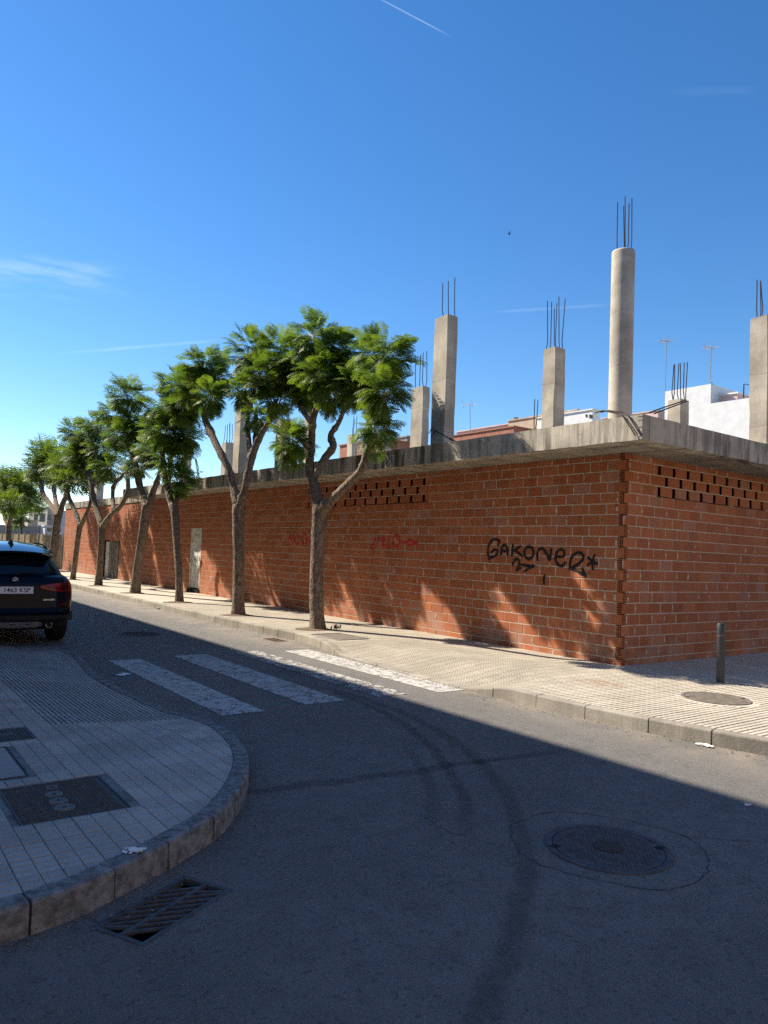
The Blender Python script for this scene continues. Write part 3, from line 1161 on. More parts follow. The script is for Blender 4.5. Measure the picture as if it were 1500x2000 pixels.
def lay_bricks():
    rng = random.Random(5)
    bricks, ends = wall_bricks()
    std = {'left': bevel_box_mesh('brick', BD, BL, BH, 0.004, M['brick']), 'right': bevel_box_mesh('brick', BL, BD, BH, 0.004, M['brick'])}
    scored = []
    for b in bricks:
        wall, s0, s1, z0, z1, _ = b
        pts = [proj((0, s, z) if wall == 'left' else (s, 0, z)) for s in (s0, s1) for z in (z0, z1)]
        if any(p is None for p in pts):
            continue
        xs, ys = [p[0] for p in pts], [p[1] for p in pts]
        vis = max(xs) > 0 and min(xs) < 1500
        scored.append(((max(xs) - min(xs)) * (max(ys) - min(ys)) if vis else 0, b))
    scored.sort(key=lambda q: -q[0])
    rest = {'left': MB(), 'right': MB()}
    for i, (a, b) in enumerate(scored):
        wall, s0, s1, z0, z1, first = b
        out = rng.uniform(-0.003, 0.001)
        vent = VENT_L if wall == 'left' else VENT_R
        thin = 2.55 < z0 < 3.1 and s1 > vent[0] - 0.02 and s0 < vent[1] + 0.1
        if first:
            s0 = 0.186
        if i < 282:
            o = add_obj('brick', std[wall], core_left if wall == 'left' else core_right)
            L, H = s1 - s0, z1 - z0
            c = (s0 + s1) / 2
            if wall == 'left':
                o.location = ((0.009 if thin else BD / 2) + out, c, (z0 + z1) / 2)
                o.scale = (0.16 if thin else 1, L / BL, H / BH)
            else:
                o.location = (c, (0.009 if thin else BD / 2) + out, (z0 + z1) / 2)
                o.scale = (L / BL, 0.16 if thin else 1, H / BH)
            o.rotation_euler = (rng.uniform(-.004, .004), rng.uniform(-.004, .004), rng.uniform(-.006, .006))
        else:
            r = rng.random()
            if wall == 'left':
                rest[wall].box(out, (0.018 if thin else BD) + out, s0, s1, z0, z1, r)
            else:
                rest[wall].box(s0, s1, out, (0.018 if thin else BD) + out, z0, z1, r)
    tag(rest['left'].build('bricks', M['brick'], core_left), kind='stuff')
    tag(rest['right'].build('bricks', M['brick'], core_right), kind='stuff')
    # bare perforated brick ends at the corner: the other wall's brick shows its end here
    me = perforated_end('brick_end', BD, BH, 0.188).build('brick_end', M['brick'], core_right)
    em = me.data
    bpy.data.objects.remove(me)
    for wall, z0, z1 in ends:
        o = add_obj('brick_end', em, core_left if wall == 'left' else core_right)
        o.scale = (1, 1, (z1 - z0) / BH)
        out = rng.uniform(0.001, 0.008)
        if wall == 'right':
            o.location = (0.0, -out, z0)
        else:
            o.location = (-out, BD, z0)
            o.rotation_euler = (0, 0, -math.pi / 2)
    # mortar squeezed over the joints
    for wall, cr, smax, n in (('left', core_left, 9.0, 130), ('right', core_right, 4.3, 90)):
        mb = MB()
        sel = [q for _, q in scored if q[0] == wall and q[1] < smax]
        for q in rng.sample(sel, min(n, len(sel))):
            if q[3] > 2.55 and q[3] < 3.1 and ((VENT_L[0] - .4 < q[1] < VENT_L[1]) if wall == 'left' else (q[1] > VENT_R[0] - 0.4)):
                continue
            s, zc = q[1] - 0.006, (q[3] + q[4]) / 2
            hw, hh = rng.uniform(0.010, 0.026), rng.uniform(0.03, 0.078)
            if rng.random() < 0.25:
                s, zc, hw, hh = q[1] + rng.uniform(0.05, 0.25), q[4] + 0.005, rng.uniform(0.03, 0.08), rng.uniform(0.010, 0.018)
            if s < 0.13 and wall == 'left':
                s = 0.135
            ring = []
            for k in range(11):
                a = 2 * math.pi * k / 11
                f = rng.uniform(0.7, 1.2)
                ring.append((s + hw * f * math.cos(a), zc + hh * f * math.sin(a)))
            if wall == 'left':
                vs = [(0.002, a, b) for a, b in ring] + [(-0.006, s + (a - s) * .6, zc + (b - zc) * .7) for a, b in ring]
                fs = [tuple(reversed(range(11, 22)))] + [(i, 11 + i, 11 + (i + 1) % 11, (i + 1) % 11) for i in range(11)]
            else:
                vs = [(a, 0.002, b) for a, b in ring] + [(s + (a - s) * .6, -0.006, zc + (b - zc) * .7) for a, b in ring]
                fs = [tuple(range(11, 22))] + [(i, (i + 1) % 11, 11 + (i + 1) % 11, 11 + i) for i in range(11)]
            mb.add(vs, fs)
        ck = MB()
        for q in rng.sample(sel, 16):
            if q[3] > 2.4:
                continue
            s, zc = q[1] + rng.uniform(0.02, 0.28), rng.choice((q[3] + .015, q[4] - .015))
            ring = []
            for k in range(8):
                a, f = 2 * math.pi * k / 8, rng.uniform(0.5, 1.2)
                ring.append((s + 0.022 * f * math.cos(a), zc + 0.013 * f * math.sin(a)))
            ck.add([(-0.0045, a, b) if wall == 'left' else (a, -0.0045, b) for a, b in ring], [tuple(range(8))])
        tag(ck.build('chipped_spots', M['chip'], cr), kind='stuff')
        # mortar fillets by the toothed corner
        for k in range(19):
            z = Z0 + k * PITCH + 0.015
            if rng.random() < 0.55:
                h = rng.uniform(0.06, 0.14)
                w = rng.uniform(0.015, 0.045)
                if wall == 'left' and k % 2 == 1:
                    mb.box(-0.004, 0.02, BD + 0.002, BD + w, z, z + h)
                elif wall == 'right' and k % 2 == 0:
                    mb.box(BD + 0.002, BD + w, -0.004, 0.02, z, z + h)
        tag(mb.build('mortar_smears', M['mortar'], cr), kind='stuff')


lay_bricks()


def door_parts():
    y0, y1, z0, z1 = DOOR
    d = MB()
    d.box(0.035, 0.075, y0 + 0.05, y1 - 0.05, z0 + 0.03, z1 - 0.04)
    door = d.build('door', M['door_white'], BLD)
    f = MB()
    for (a, b, c, e) in ((y0, y0 + 0.05, z0, z1), (y1 - 0.05, y1, z0, z1), (y0 + 0.05, y1 - 0.05, z1 - 0.04, z1)):
        f.box(0.004, 0.09, a, b, c, e)
    f.build('frame', M['door_white'], door)
    h = MB()
    h.box(0.012, 0.035, y0 + 0.10, y0 + 0.125, 1.05, 1.18)
    h.build('handle', M['iron'], door)
    s = MB()
    s.box(-0.04, 0.09, y0 - 0.03, y1 + 0.03, -0.06, z0)
    s.build('step', M['black'], door)
    for pts in ([(16.75, 1.95), (16.68, 1.87), (16.60, 1.94), (16.52, 1.84), (16.42, 1.93), (16.38, 1.84), (16.45, 1.80)],
                [(16.75, 1.28), (16.60, 1.40), (16.45, 1.28)], [(16.72, 1.22), (16.66, 1.02), (16.60, 1.22), (16.55, 0.98), (16.48, 1.2), (16.44, 0.92)],
                [(16.78, 1.1), (16.40, 1.06)], [(16.76, 0.86), (16.62, 0.92), (16.5, 0.84), (16.4, 0.9)], [(16.66, 1.42), (16.58, 1.48), (16.54, 1.42)]):
        stroke('graffiti', [(0.032, a, b) for a, b in pts], 0.016, M['spray_black'], door, 'x')
    # wide brown gate further along
    y0, y1, z0, z1 = GATE
    g1 = MB()
    g1.box(0.07, 0.11, y0 + 0.35, y1 - 0.55, z0, z1)
    gate = g1.build('gate', M['door_brown'], BLD)
    g2 = MB()
    g2.box(0.06, 0.11, y1 - 0.53, y1, z0, z1 - 0.1)
    g2.build('gate_leaf', M['door_white'], gate)
    for k in range(5):
        g3 = MB()
        yy = y0 + 0.12 + k * 0.22
        g3.box(0.055, 0.07, yy + .3, yy + 0.33, z0, z1)
        g3.build('rib', M['door_brown'], gate)
    g4 = MB()
    g4.box(0.05, 0.07, y0 + 0.65, y0 + 0.75, 1.3, 1.38)
    g4.build('lock', M['black'], gate)
    g5 = MB()
    g5.box(0.0, 0.3, y0 - 0.06, y0, z0, z1)
    g5.box(0.0, 0.3, y1, y1 + 0.06, z0, z1)
    g5.build('jamb', M['mortar'], gate)


def stroke(name, pts, w, mat, parent, axis, n=6, taper=True):
    """a sprayed line lying on a wall plane; axis names the wall's normal"""
    P = smooth_poly(pts, n)
    vs, fs = [], []
    N = Vector((-1, 0, 0)) if axis == 'x' else Vector((0, -1, 0))
    m_ = len(P)
    for i, p in enumerate(P):
        d = P[min(i + 1, m_ - 1)] - P[max(i - 1, 0)]
        if d.length < 1e-9:
            d = Vector((0, 0, 1))
        s = d.normalized().cross(N)
        h = w / 2 * (0.75 if taper and i in (0, m_ - 1) else 0.92 + 0.16 * math.sin(i * 0.9 + len(pts)))
        e = N * (0.0001 * i)
        vs += [(p + s * h + e).to_tuple(), (p - s * h + e).to_tuple()]
    for i in range(m_ - 1):
        fs.append((2 * i, 2 * i + 1, 2 * i + 3, 2 * i + 2))
    for idx in (0, m_ - 1):
        o = len(vs)
        c = P[idx] + N * (0.0001 * idx + 0.0003)
        hw = w / 2 * (0.75 if taper else 1)
        for k in range(8):
            a = 2 * math.pi * k / 8
            vs.append((c + (Vector((0, math.cos(a), math.sin(a))) if axis == 'x' else Vector((math.cos(a), 0, math.sin(a)))) * hw).to_tuple())
        fs.append(tuple(range(o, o + 8)))
    return mesh(name, vs, fs, mat, parent)


door_parts()


def joined_strokes(name, lines, conv, w, mat, parent, axis, depth):
    first = None
    for L in lines:
        pts = [conv(*p) for p in L]
        o = stroke(name, pts, w, mat, parent, axis)
    return o


def ell(cx, cy, rx, ry, n=12):
    return [(cx + rx * math.sin(2 * math.pi * k / n), cy - ry * math.cos(2 * math.pi * k / n)) for k in range(n + 1)]


def graffiti():
    GX = -0.0075
    def c1(a, b):
        p = onx(930 + a / 5.769, 1030 + b / 5.769, GX)
        return (GX, p[1], p[2])
    lines = [[(240, 205), (260, 165), (235, 136), (190, 142), (150, 180), (134, 240), (134, 310), (150, 362)],
             [(150, 345), (205, 325), (240, 290), (232, 255), (195, 258), (165, 285)],
             [(278, 312), (284, 260), (296, 215), (320, 197), (343, 222), (354, 268), (352, 314)], [(284, 268), (350, 268)],
             [(414, 192), (406, 250), (402, 320)], [(500, 212), (445, 250), (405, 272)], [(440, 262), (480, 295), (520, 325)],
             ell(595, 288, 50, 70),
             [(690, 370), (688, 310), (704, 255), (735, 238), (770, 262), (800, 312), (830, 370), (836, 310), (848, 250)],
             [(896, 322), (950, 335), (990, 315), (990, 272), (955, 248), (915, 275), (894, 330), (902, 390), (940, 432), (985, 428), (1006, 395)],
             [(1050, 470), (1058, 400), (1075, 340), (1112, 300), (1160, 284), (1200, 308), (1206, 352), (1172, 398), (1112, 440), (1060, 462)],
             [(1060, 465), (1120, 486), (1180, 520), (1235, 548)], [(1195, 462), (1208, 500), (1236, 540)],
             [(1332, 312), (1306, 380), (1258, 425)], [(1258, 338), (1316, 388), (1362, 415)], [(1300, 388), (1312, 430), (1314, 472)],
             [(410, 428), (428, 375), (462, 358), (486, 385), (478, 430), (454, 486)], [(456, 484), (500, 458)],
             [(502, 420), (570, 432), (655, 437)], [(655, 437), (600, 458), (545, 496)]]
    for L in lines:
        stroke('graffiti', [c1(*p) for p in L], 0.050, M['spray_black'], core_left, 'x')
    for (a, b, c) in ((152, 360, 400), (1240, 545, 575), (600, 355, 385), (1262, 500, 530)):
        stroke('paint_drip', [c1(a, b), c1(a + 1, (b + c) / 2), c1(a, c)], 0.012, M['spray_black'], core_left, 'x')
    stroke('paint_drip', [c1(770, 545), c1(762, 590), c1(765, 630)], 0.055, M['spray_black'], core_left, 'x')

    def c2(a, b):
        p = onx(540 + a / 5.0, 1010 + b / 5.0, GX)
        return (GX, p[1], p[2])
    red = [[(915, 306), (948, 245), (966, 192)], [(966, 192), (962, 240), (988, 198), (981, 296)], [(1062, 190), (1032, 202), (1042, 230), (1062, 236), (1032, 256), (1042, 282), (1066, 276)],
           [(1096, 190), (1085, 302), (1132, 250)], ell(1170, 235, 28, 60), [(1205, 243), (1260, 246), (1305, 243)], [(1285, 222), (1335, 240), (1378, 262), (1330, 262), (1285, 276)],
           [(915, 306), (940, 316), (946, 344)],
           [(105, 272), (116, 215), (126, 166)], [(126, 166), (142, 228), (165, 166), (165, 250)], [(196, 176), (176, 200), (190, 210), (172, 236), (190, 264)], [(216, 170), (205, 260), (236, 230)],
           ell(270, 215, 22, 50), [(290, 230), (345, 230)], [(105, 270), (122, 275)]]
    for L in red:
        stroke('graffiti', [c2(*p) for p in L], 0.040, M['spray_red'], core_left, 'x')

    def c3(a, b):
        p = ony(1100 + a / 3.6375, 780 + b / 3.6375, -0.0075)
        return (p[0], -0.0075, p[2])
    for L in ([(1292, 1232), (1268, 1262), (1276, 1300), (1300, 1310), (1310, 1270), (1292, 1232)], [(1330, 1300), (1290, 1350), (1262, 1384)], [(1300, 1350), (1296, 1400), (1300, 1448)], [(1285, 1370), (1316, 1385)]):
        stroke('chalk_mark', [c3(*p) for p in L], 0.012, M['chalk'], core_right, 'y')


graffiti()


def slab_parts():
    zb, zt = 3.231, 3.565
    x0, y0 = -0.95, -0.93
    # the edge is cast in lengths with open joints
    seam = [y0, 2.02, 5.6, 9.4, 13.4, 17.4, STEP_Y]
    main = MB()
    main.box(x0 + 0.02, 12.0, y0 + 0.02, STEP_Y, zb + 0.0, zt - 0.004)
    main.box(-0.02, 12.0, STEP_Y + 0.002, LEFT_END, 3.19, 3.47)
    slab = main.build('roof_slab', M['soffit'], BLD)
    rng = random.Random(4)
    for a, b in zip(seam[:-1], seam[1:]):
        e = MB()
        j = rng.uniform(0, 0.006)
        n = max(2, int((b - a) / 0.25))
        vs, fs = [], []
        for i in range(n + 1):
            y = a + 0.004 + (b - a - 0.008) * i / n
            dz0, dz1, dx = rng.uniform(-.008, .004), rng.uniform(-.004, .005), rng.uniform(-.003, .003)
            vs += [(x0 - j + dx, y, zb - 0.004 + dz0), (x0 - j + dx, y, zt + dz1), (x0 + 0.25, y, zt + dz1), (x0 + 0.25, y, zb - 0.004 + dz0)]
        for i in range(n):
            for r in range(4):
                fs.append((i * 4 + r, i * 4 + (r + 1) % 4, (i + 1) * 4 + (r + 1) % 4, (i + 1) * 4 + r))
        fs += [(0, 3, 2, 1), (n * 4, n * 4 + 1, n * 4 + 2, n * 4 + 3)]
        e.add(vs, fs)
        e.build('slab_edge', M['slab'], slab)
    seam = [x0 + 0.01, 3.1, 7.5, 12.0]
    for a, b in zip(seam[:-1], seam[1:]):
        e = MB()
        n = max(2, int((b - a) / 0.25))
        vs, fs = [], []
        for i in range(n + 1):
            x = a + 0.004 + (b - a - 0.008) * i / n
            dz0, dz1, dx = rng.uniform(-.008, .004), rng.uniform(-.004, .005), rng.uniform(-.003, .003)
            vs += [(x, y0 - 0.004 + dx, zb - 0.006 + dz0), (x, y0 + 0.25, zb - 0.006 + dz0), (x, y0 + 0.25, zt + dz1 - .002), (x, y0 - 0.004 + dx, zt + dz1 - .002)]
        for i in range(n):
            for r in range(4):
                fs.append((i * 4 + r, i * 4 + (r + 1) % 4, (i + 1) * 4 + (r + 1) % 4, (i + 1) * 4 + r))
        fs += [(0, 3, 2, 1), (n * 4, n * 4 + 1, n * 4 + 2, n * 4 + 3)]
        e.add(vs, fs)
        e.build('slab_edge', M['slab'], slab)
    # crumbled arris at the corner
    c = MB()
    z = zb - 0.01
    while z < zt:
        h = rng.uniform(0.02, 0.05)
        d = rng.uniform(0.006, 0.022)
        c.box(x0 - d, x0 + 0.05, y0 - d, y0 + 0.05, z, min(z + h, zt))
        z += h
    c.build('corner_arris', M['slab'], slab)
    e = MB()
    y = STEP_Y + 0.01
    while y < LEFT_END:
        b = min(y + 3.1, LEFT_END + 0.03)
        e = MB()
        e.box(-0.035, 0.2, y, b - 0.01, 3.18, 3.48)
        e.build('slab_edge', M['slab'], slab)
        y = b
    # ribs of the formwork left on the soffit
    for k in range(16):
        f = MB()
        yy = -0.55 + k * 0.68
        f.box(-0.94, -0.01, yy, yy + 0.05, zb - 0.012, zb - 0.001)
        f.build('formwork_ridge', M['soffit'], slab)
    for k in range(10):
        f = MB()
        xx = -0.55 + k * 0.68
        f.box(xx, xx + 0.05, -0.9, -0.01, zb - 0.013, zb - 0.001)
        f.build('formwork_ridge', M['soffit'], slab)
    b = MB()
    b.box(11.88, 12.0, 0.12, LEFT_END, -0.1, 3.2)
    b.build('rear_wall', M['mortar'], BLD)
    b = MB()
    b.box(0.12, 11.85, LEFT_END - 0.12, LEFT_END - 0.01, -0.1, 3.19)
    b.build('end_wall', M['mortar'], BLD)
    return slab


slab = slab_parts()


def rebar(parent, pts, r=0.009):
    mb = MB()
    mb.tube(pts, r, 6)
    return mb.build('rebar', M['rust'], parent)


def column(x, y, sx, sy, top, bars, bar_h, seed, zb=3.5, lift=0.35, kind='square'):
    rng = random.Random(seed)
    if kind == 'round':
        mb = MB()
        n = 28
        prof = [(zb, 1.0), (zb + 0.5, 1.0), (top - 0.03, 1.0), (top, 0.97)]
        vs = []
        for z, k in prof:
            vs += [(x + sx / 2 * k * math.cos(2 * math.pi * i / n), y + sx / 2 * k * math.sin(2 * math.pi * i / n), z) for i in range(n)]
        fs = [(L * n + i, L * n + (i + 1) % n, (L + 1) * n + (i + 1) % n, (L + 1) * n + i) for L in range(len(prof) - 1) for i in range(n)]
        fs.append(tuple(range(3 * n, 4 * n)))
        mb.add(vs, fs)
        col = mb.build('column', M['concrete'], BLD)
        col.data.polygons.foreach_set('use_smooth', [len(p.vertices) == 4 for p in col.data.polygons])
    else:
        bm = bmesh.new()
        z = zb
        rings = []
        nlev = max(3, int((top - zb) / 0.3))
        shift = 0.0
        for k in range(nlev + 1):
            zz = zb + (top - zb) * k / nlev
            if k == nlev // 3:
                shift = rng.uniform(-0.008, 0.008)
            ring = []
            for (a, b) in ((-1, -1), (1, -1), (1, 1), (-1, 1)):
                ring.append(bm.verts.new((x + a * sx / 2 + shift + rng.uniform(-.004, .004), y + b * sy / 2 + rng.uniform(-.004, .004),
                                          zz + (rng.uniform(-.012, .012) if k == nlev else 0))))
            rings.append(ring)
        for a, b in zip(rings[:-1], rings[1:]):
            for i in range(4):
                bm.faces.new((a[i], a[(i + 1) % 4], b[(i + 1) % 4], b[i]))
        bm.faces.new(rings[-1])
        es = [e for e in bm.edges if abs(e.verts[0].co.z - e.verts[1].co.z) > 0.1]
        bmesh.ops.bevel(bm, geom=es, offset=0.012, segments=1, affect='EDGES')
        me = bpy.data.meshes.new('column')
        bm.to_mesh(me)
        bm.free()
        me.materials.append(M['concrete'])
        col = add_obj('column', me, BLD)
    for k, (dx, dy) in enumerate(bars):
        h = bar_h * rng.uniform(0.82, 1.0)
        bx, by = x + dx * sx, y + dy * sy
        q = rng.uniform(-.03, .03), rng.uniform(-.03, .03)
        kx, ky = rng.uniform(-.025, .025), rng.uniform(-.025, .025)
        rebar(col, [(bx + kx, by + ky, top - 0.05), (bx + kx, by + ky, top + 0.03), (bx, by, top + 0.16), (bx + q[0] * .5, by + q[1] * .5, top + h * .6), (bx + q[0], by + q[1], top + h)])
    return col


SQ = [(-.32, -.32), (.32, -.32), (.32, .32), (-.32, .32)]
SIX = SQ + [(0, -.34), (0, .34)]
column(-0.35, 3.88, 0.26, 0.39, 6.15, [(-.3, -.34), (.3, -.34), (0.0, .34)], 0.80, 1)                       # A
column(0.8, 6.02, 0.20, 0.40, 5.30, SQ, 0.85, 2)
column(1.0, 2.32, 0.29, 0.29, 5.48, SIX, 1.0, 3)
column(0.66, 2.42, 0.18, 0.18, 3.93, [(-.3, 0), (.3, 0.2)], 0.62, 4)
column(1.0, 0.845, 0.39, 0.39, 6.90, [(-.34, .1), (-.24, -.24), (.1, -.34), (.2, -.1), (.32, .2)], 0.92, 5, kind='round')
column(2.95, -0.6, 0.30, 0.30, 5.82, [(-.3, -.1), (.12, -.3), (.3, .3), (-.2, .3)], 0.72, 6)
column(2.68, 0.80, 0.27, 0.27, 4.55, SIX, 0.75, 7)
column(-0.2, 13.1, 0.28, 0.40, 5.70, SQ, 0.8, 8)
column(1.0, 16.67, 0.30, 0.34, 5.10, SIX, 0.70, 9)
column(0.5, 11.85, 0.27, 0.36, 5.25, SQ, 0.8, 10)
for i, (px, py, xx, w) in enumerate(((689, 850, 2.5, 0.25), (751, 862, 3.2, 0.36), (606, 792, 0.6, 0.24), (365, 880, 0.6, 0.34), (195, 930, 0.8, 0.42))):
    p = onx(px, py, xx)
    column(p[0], p[1], w * 0.8, w, p[2], SQ[:3] if i < 3 else [], 0.6, 20 + i, zb=3.45)


def loose_rebar():
    a = lambda px, py, x: tuple(onx(px, py, x))
    # bent hooks hanging over the slab corner
    for d in (0, 1):
        o = d * 11
        rebar(slab, [a(1162 + o, 806 - d, -0.85), a(1178 + o, 802, -0.88), a(1208 + o, 808 - d * 2, -0.92), a(1216 + o, 812, -0.975), a(1232 + o, 836, -0.985), a(1241 + o, 851, -0.985)], 0.010)
    b = lambda px, py, y: tuple(ony(px, py, y))
    for d in (0, 1):
        rebar(slab, [b(1268 + d * 10, 806 + d * 2, -0.80), b(1290 + d * 8, 798 + d * 2, -0.78), b(1340 + d, 781 + d * 3, -0.6)], 0.010)
    for d in (0, 1):
        o = d * 8
        rebar(slab, [a(838 + o, 846 + d * 3, -0.7), a(842 + o, 838 + d * 3, -0.72), a(862 + o, 848 + d * 3, -0.85), a(884 + o, 861 + d * 2, -0.93)], 0.009)
    for d in (0, 1, 2):
        rebar(slab, [a(384 + d * 3, 934, 0.2), a(388 - d * 2, 915, 0.2), a(383 - d, 896, 0.2)], 0.011)


loose_rebar()

# fence that goes on beyond the wall: corrugated sheets between posts
def far_fence():
    f = empty('fence', (0, LEFT_END, 0))
    tag(f, 'tan corrugated fence carrying on beyond the brick wall', 'fence')
    y = 0.25
    while y < 42:
        mb = MB()
        n = 16
        vs, fs = [], []
        for i in range(n + 1):
            dx = 0.035 if i % 2 else 0.0
            vs += [(dx + 0.04, y + 0.04 + i * 1.9 / n, -0.05), (dx + 0.04, y + 0.04 + i * 1.9 / n, 1.82)]
        for i in range(n):
            fs.append((2 * i, 2 * i + 1, 2 * i + 3, 2 * i + 2))
        mb.add(vs, fs)
        mb.build('panel', M['fence'], f)
        p = MB()
        p.box(-0.02, 0.10, y - 0.04, y + 0.03, -0.05, 1.9)
        p.build('post', M['grey_wall'], f)
        y += 2.0


far_fence()

# ------------------------------------------------------------------ buildings round about
def windowed_block(name, label, x0, x1, y0, y1, zt, wall, faces, cat='building', group=None, parapet=0.0, win=(1.1, 1.3), zs=(0.9,), step=3.2, shutters=None):
    r = empty(name, ((x0 + x1) / 2, (y0 + y1) / 2, 0))
    tag(r, label, cat, group)
    cx, cy = (x0 + x1) / 2, (y0 + y1) / 2
    mb = MB()
    mb.box(x0 - cx, x1 - cx, y0 - cy, y1 - cy, -0.3, zt)
    mb.build('wall', wall, r)
    if parapet:
        p = MB()
        t = 0.2
        e = 0.04
        p.box(x0 - cx - e, x1 - cx + e, y0 - cy - e, y0 - cy + t, zt + 0.002, zt + parapet)
        p.box(x0 - cx - e, x1 - cx + e, y1 - cy - t, y1 - cy + e, zt + 0.002, zt + parapet)
        p.box(x0 - cx - e, x0 - cx + t, y0 - cy + t, y1 - cy - t, zt + 0.002, zt + parapet)
        p.box(x1 - cx - t, x1 - cx + e, y0 - cy + t, y1 - cy - t, zt + 0.002, zt + parapet)
        p.build('parapet', wall, r)
    for face in faces:
        a, b = (x0, x1) if face in ('-y', '+y') else (y0, y1)
        n = max(1, int((b - a) / step))
        for z in zs:
            for k in range(n):
                c = a + (b - a) * (k + 0.5) / n
                w, h = win[0] / 2, win[1]
                fr, gl = MB(), MB()
                if face == '-y':
                    fr.box(c - w - cx, c + w - cx, y0 - cy - 0.05, y0 - cy - 0.003, z, z + h)
                    gl.box(c - w + 0.08 - cx, c + w - 0.08 - cx, y0 - cy - 0.056, y0 - cy - 0.045, z + 0.08, z + h - 0.08)
                elif face == '+x':
                    fr.box(x1 - cx + 0.003, x1 - cx + 0.05, c - w - cy, c + w - cy, z, z + h)
                    gl.box(x1 - cx + 0.045, x1 - cx + 0.056, c - w + 0.08 - cy, c + w - 0.08 - cy, z + 0.08, z + h - 0.08)
                else:
                    fr.box(x0 - cx - 0.05, x0 - cx - 0.003, c - w - cy, c + w - cy, z, z + h)
                    gl.box(x0 - cx - 0.056, x0 - cx - 0.045, c - w + 0.08 - cy, c + w - 0.08 - cy, z + 0.08, z + h - 0.08)
                f = fr.build('window', M['frame'], r)
                gl.build('pane', M['glass'], f)
    return r


# the row across the street whose roof line draws the edge of the shade
SHX, SHZ = -9.95, 11.05
blk = windowed_block('apartment_building', 'rendered apartment block lining the shaded side of the street', -20.0, SHX, -1.3, 62.0, SHZ, M['beige_wall'], ('+x', '-y'),
                     zs=(1.2, 4.4, 7.6), step=3.6, win=(1.2, 1.5))
pb = MB()
pb.box(-5.0, 4.9, -18.5, -16.2, SHZ, SHZ + 0.35)
pb.build('roof_hatch', M['beige_wall'], blk)


windowed_block('apartment_building', 'sunny rendered apartment block facing the crossing from behind', -34.0, 16.0, -30.0, -17.0, 9.5, M['tan_wall'], ('-y',),
               zs=(1.2, 4.4), step=4.0, win=(1.2, 1.5))


def far_house(name, label, pxl, pxr, pyt, y, depth, wall, cat='house', windows=(), group=None, floors=None):
    """a house whose street front stands on the line y, seen between two sight lines"""
    a, b = ony(pxl, pyt, y + depth), ony(pxr, pyt, y)
    if a[0] > b[0] - 1.0:
        a = b - np.array([1.0, 0, 0])
    zt = b[2]
    r = empty(name, ((a[0] + b[0]) / 2, y, 0))
    tag(r, label, cat, group)
    hw = (b[0] - a[0]) / 2
    mb = MB()
    mb.box(-hw, hw, 0, depth, -0.3, zt)
    mb.build('wall', wall, r)
    c = MB()
    c.box(-hw - 0.1, hw + 0.1, -0.1, depth + 0.1, zt + 0.002, zt + 0.12)
    c.build('coping', wall, r)
    for (pa, pb_, pt, pbm) in windows:
        u, v = ony(pa, pt, y), ony(pb_, pbm, y)
        f, g_ = MB(), MB()
        x0, x1 = u[0] - r.location.x, v[0] - r.location.x
        f.box(x0, x1, -0.06, -0.003, v[2], u[2])
        e = (x1 - x0) * 0.12
        g_.box(x0 + e, x1 - e, -0.07, -0.055, v[2] + e, u[2] - e)
        w = f.build('window', M['frame'], r)
        g_.build('pane', M['glass'], w)
    return r, zt


def antenna(px_base, py_base, px_top, py_top, y, label, seed, elems=5, r=0.035):
    rng = random.Random(seed)
    b, t = ony(px_base, py_base, y), ony(px_top, py_top, y)
    o = empty('antenna', tuple(b))
    tag(o, label, 'antenna', None)
    d = Vector(t - b)
    m_ = MB()
    m_.tube([(0, 0, -0.6), tuple(d)], r, 6)
    m_.build('mast', M['galv'], o)
    bo = MB()
    L = 1.1
    bo.tube([(d.x - L * .8, d.y, d.z - 0.25), (d.x + L * .3, d.y, d.z - 0.1)], 0.025, 5)
    boom = bo.build('boom', M['galv'], o)
    for k in range(elems):
        e = MB()
        x = d.x - L * .8 + k * L * 1.1 / (elems - 1)
        z = d.z - 0.25 + k * 0.15 / (elems - 1)
        h = 0.28 + 0.08 * k
        e.tube([(x, d.y - h, z), (x, d.y + h, z)], 0.014, 4)
        e.build('element', M['galv'], boom)
        if k in (0, elems - 1):
            e = MB()
            e.tube([(x + 0.1, d.y, z - 0.3), (x - 0.15, d.y, z + 0.45)], 0.014, 4)
            e.build('element', M['galv'], boom)
    return o


def white_house():
    X = 42.0
    ya, yb, yc, yd = (float(onx(p, 770, X)[1]) for p in (1299, 1388, 1423, 1620))
    z1, z2 = float(onx(1345, 757, X)[2]), float(onx(1450, 779, X)[2])
    r = empty('white_house', (X, (ya + yd) / 2, 0))
    tag(r, 'whitewashed house behind the bare columns with stepped parapet', 'house')
    cy = (ya + yd) / 2
    mb = MB()
    mb.box(0, 9, yd - cy, ya - cy, -0.3, z2)
    mb.build('wall', M['white_wall'], r)
    mb = MB()
    mb.box(0.003, 5, yb - cy, ya - cy, z2 + 0.002, z1)
    mb.build('raised_wall', M['white_wall'], r)
    mb = MB()
    mb.box(1.2, 4.5, yc - cy, yb - cy - 0.01, z2 + 0.002, float(onx(1405, 774, X + 1.2)[2]))
    h = mb.build('stair_hut', M['pink_wall'], r)
    mb = MB()
    mb.box(1.1, 4.6, yc - cy - 0.1, yb - cy - 0.012, float(onx(1405, 774, X + 1.2)[2]) + .002, float(onx(1405, 774, X + 1.2)[2]) + .12)
    mb.build('roof', M['white_wall'], h)


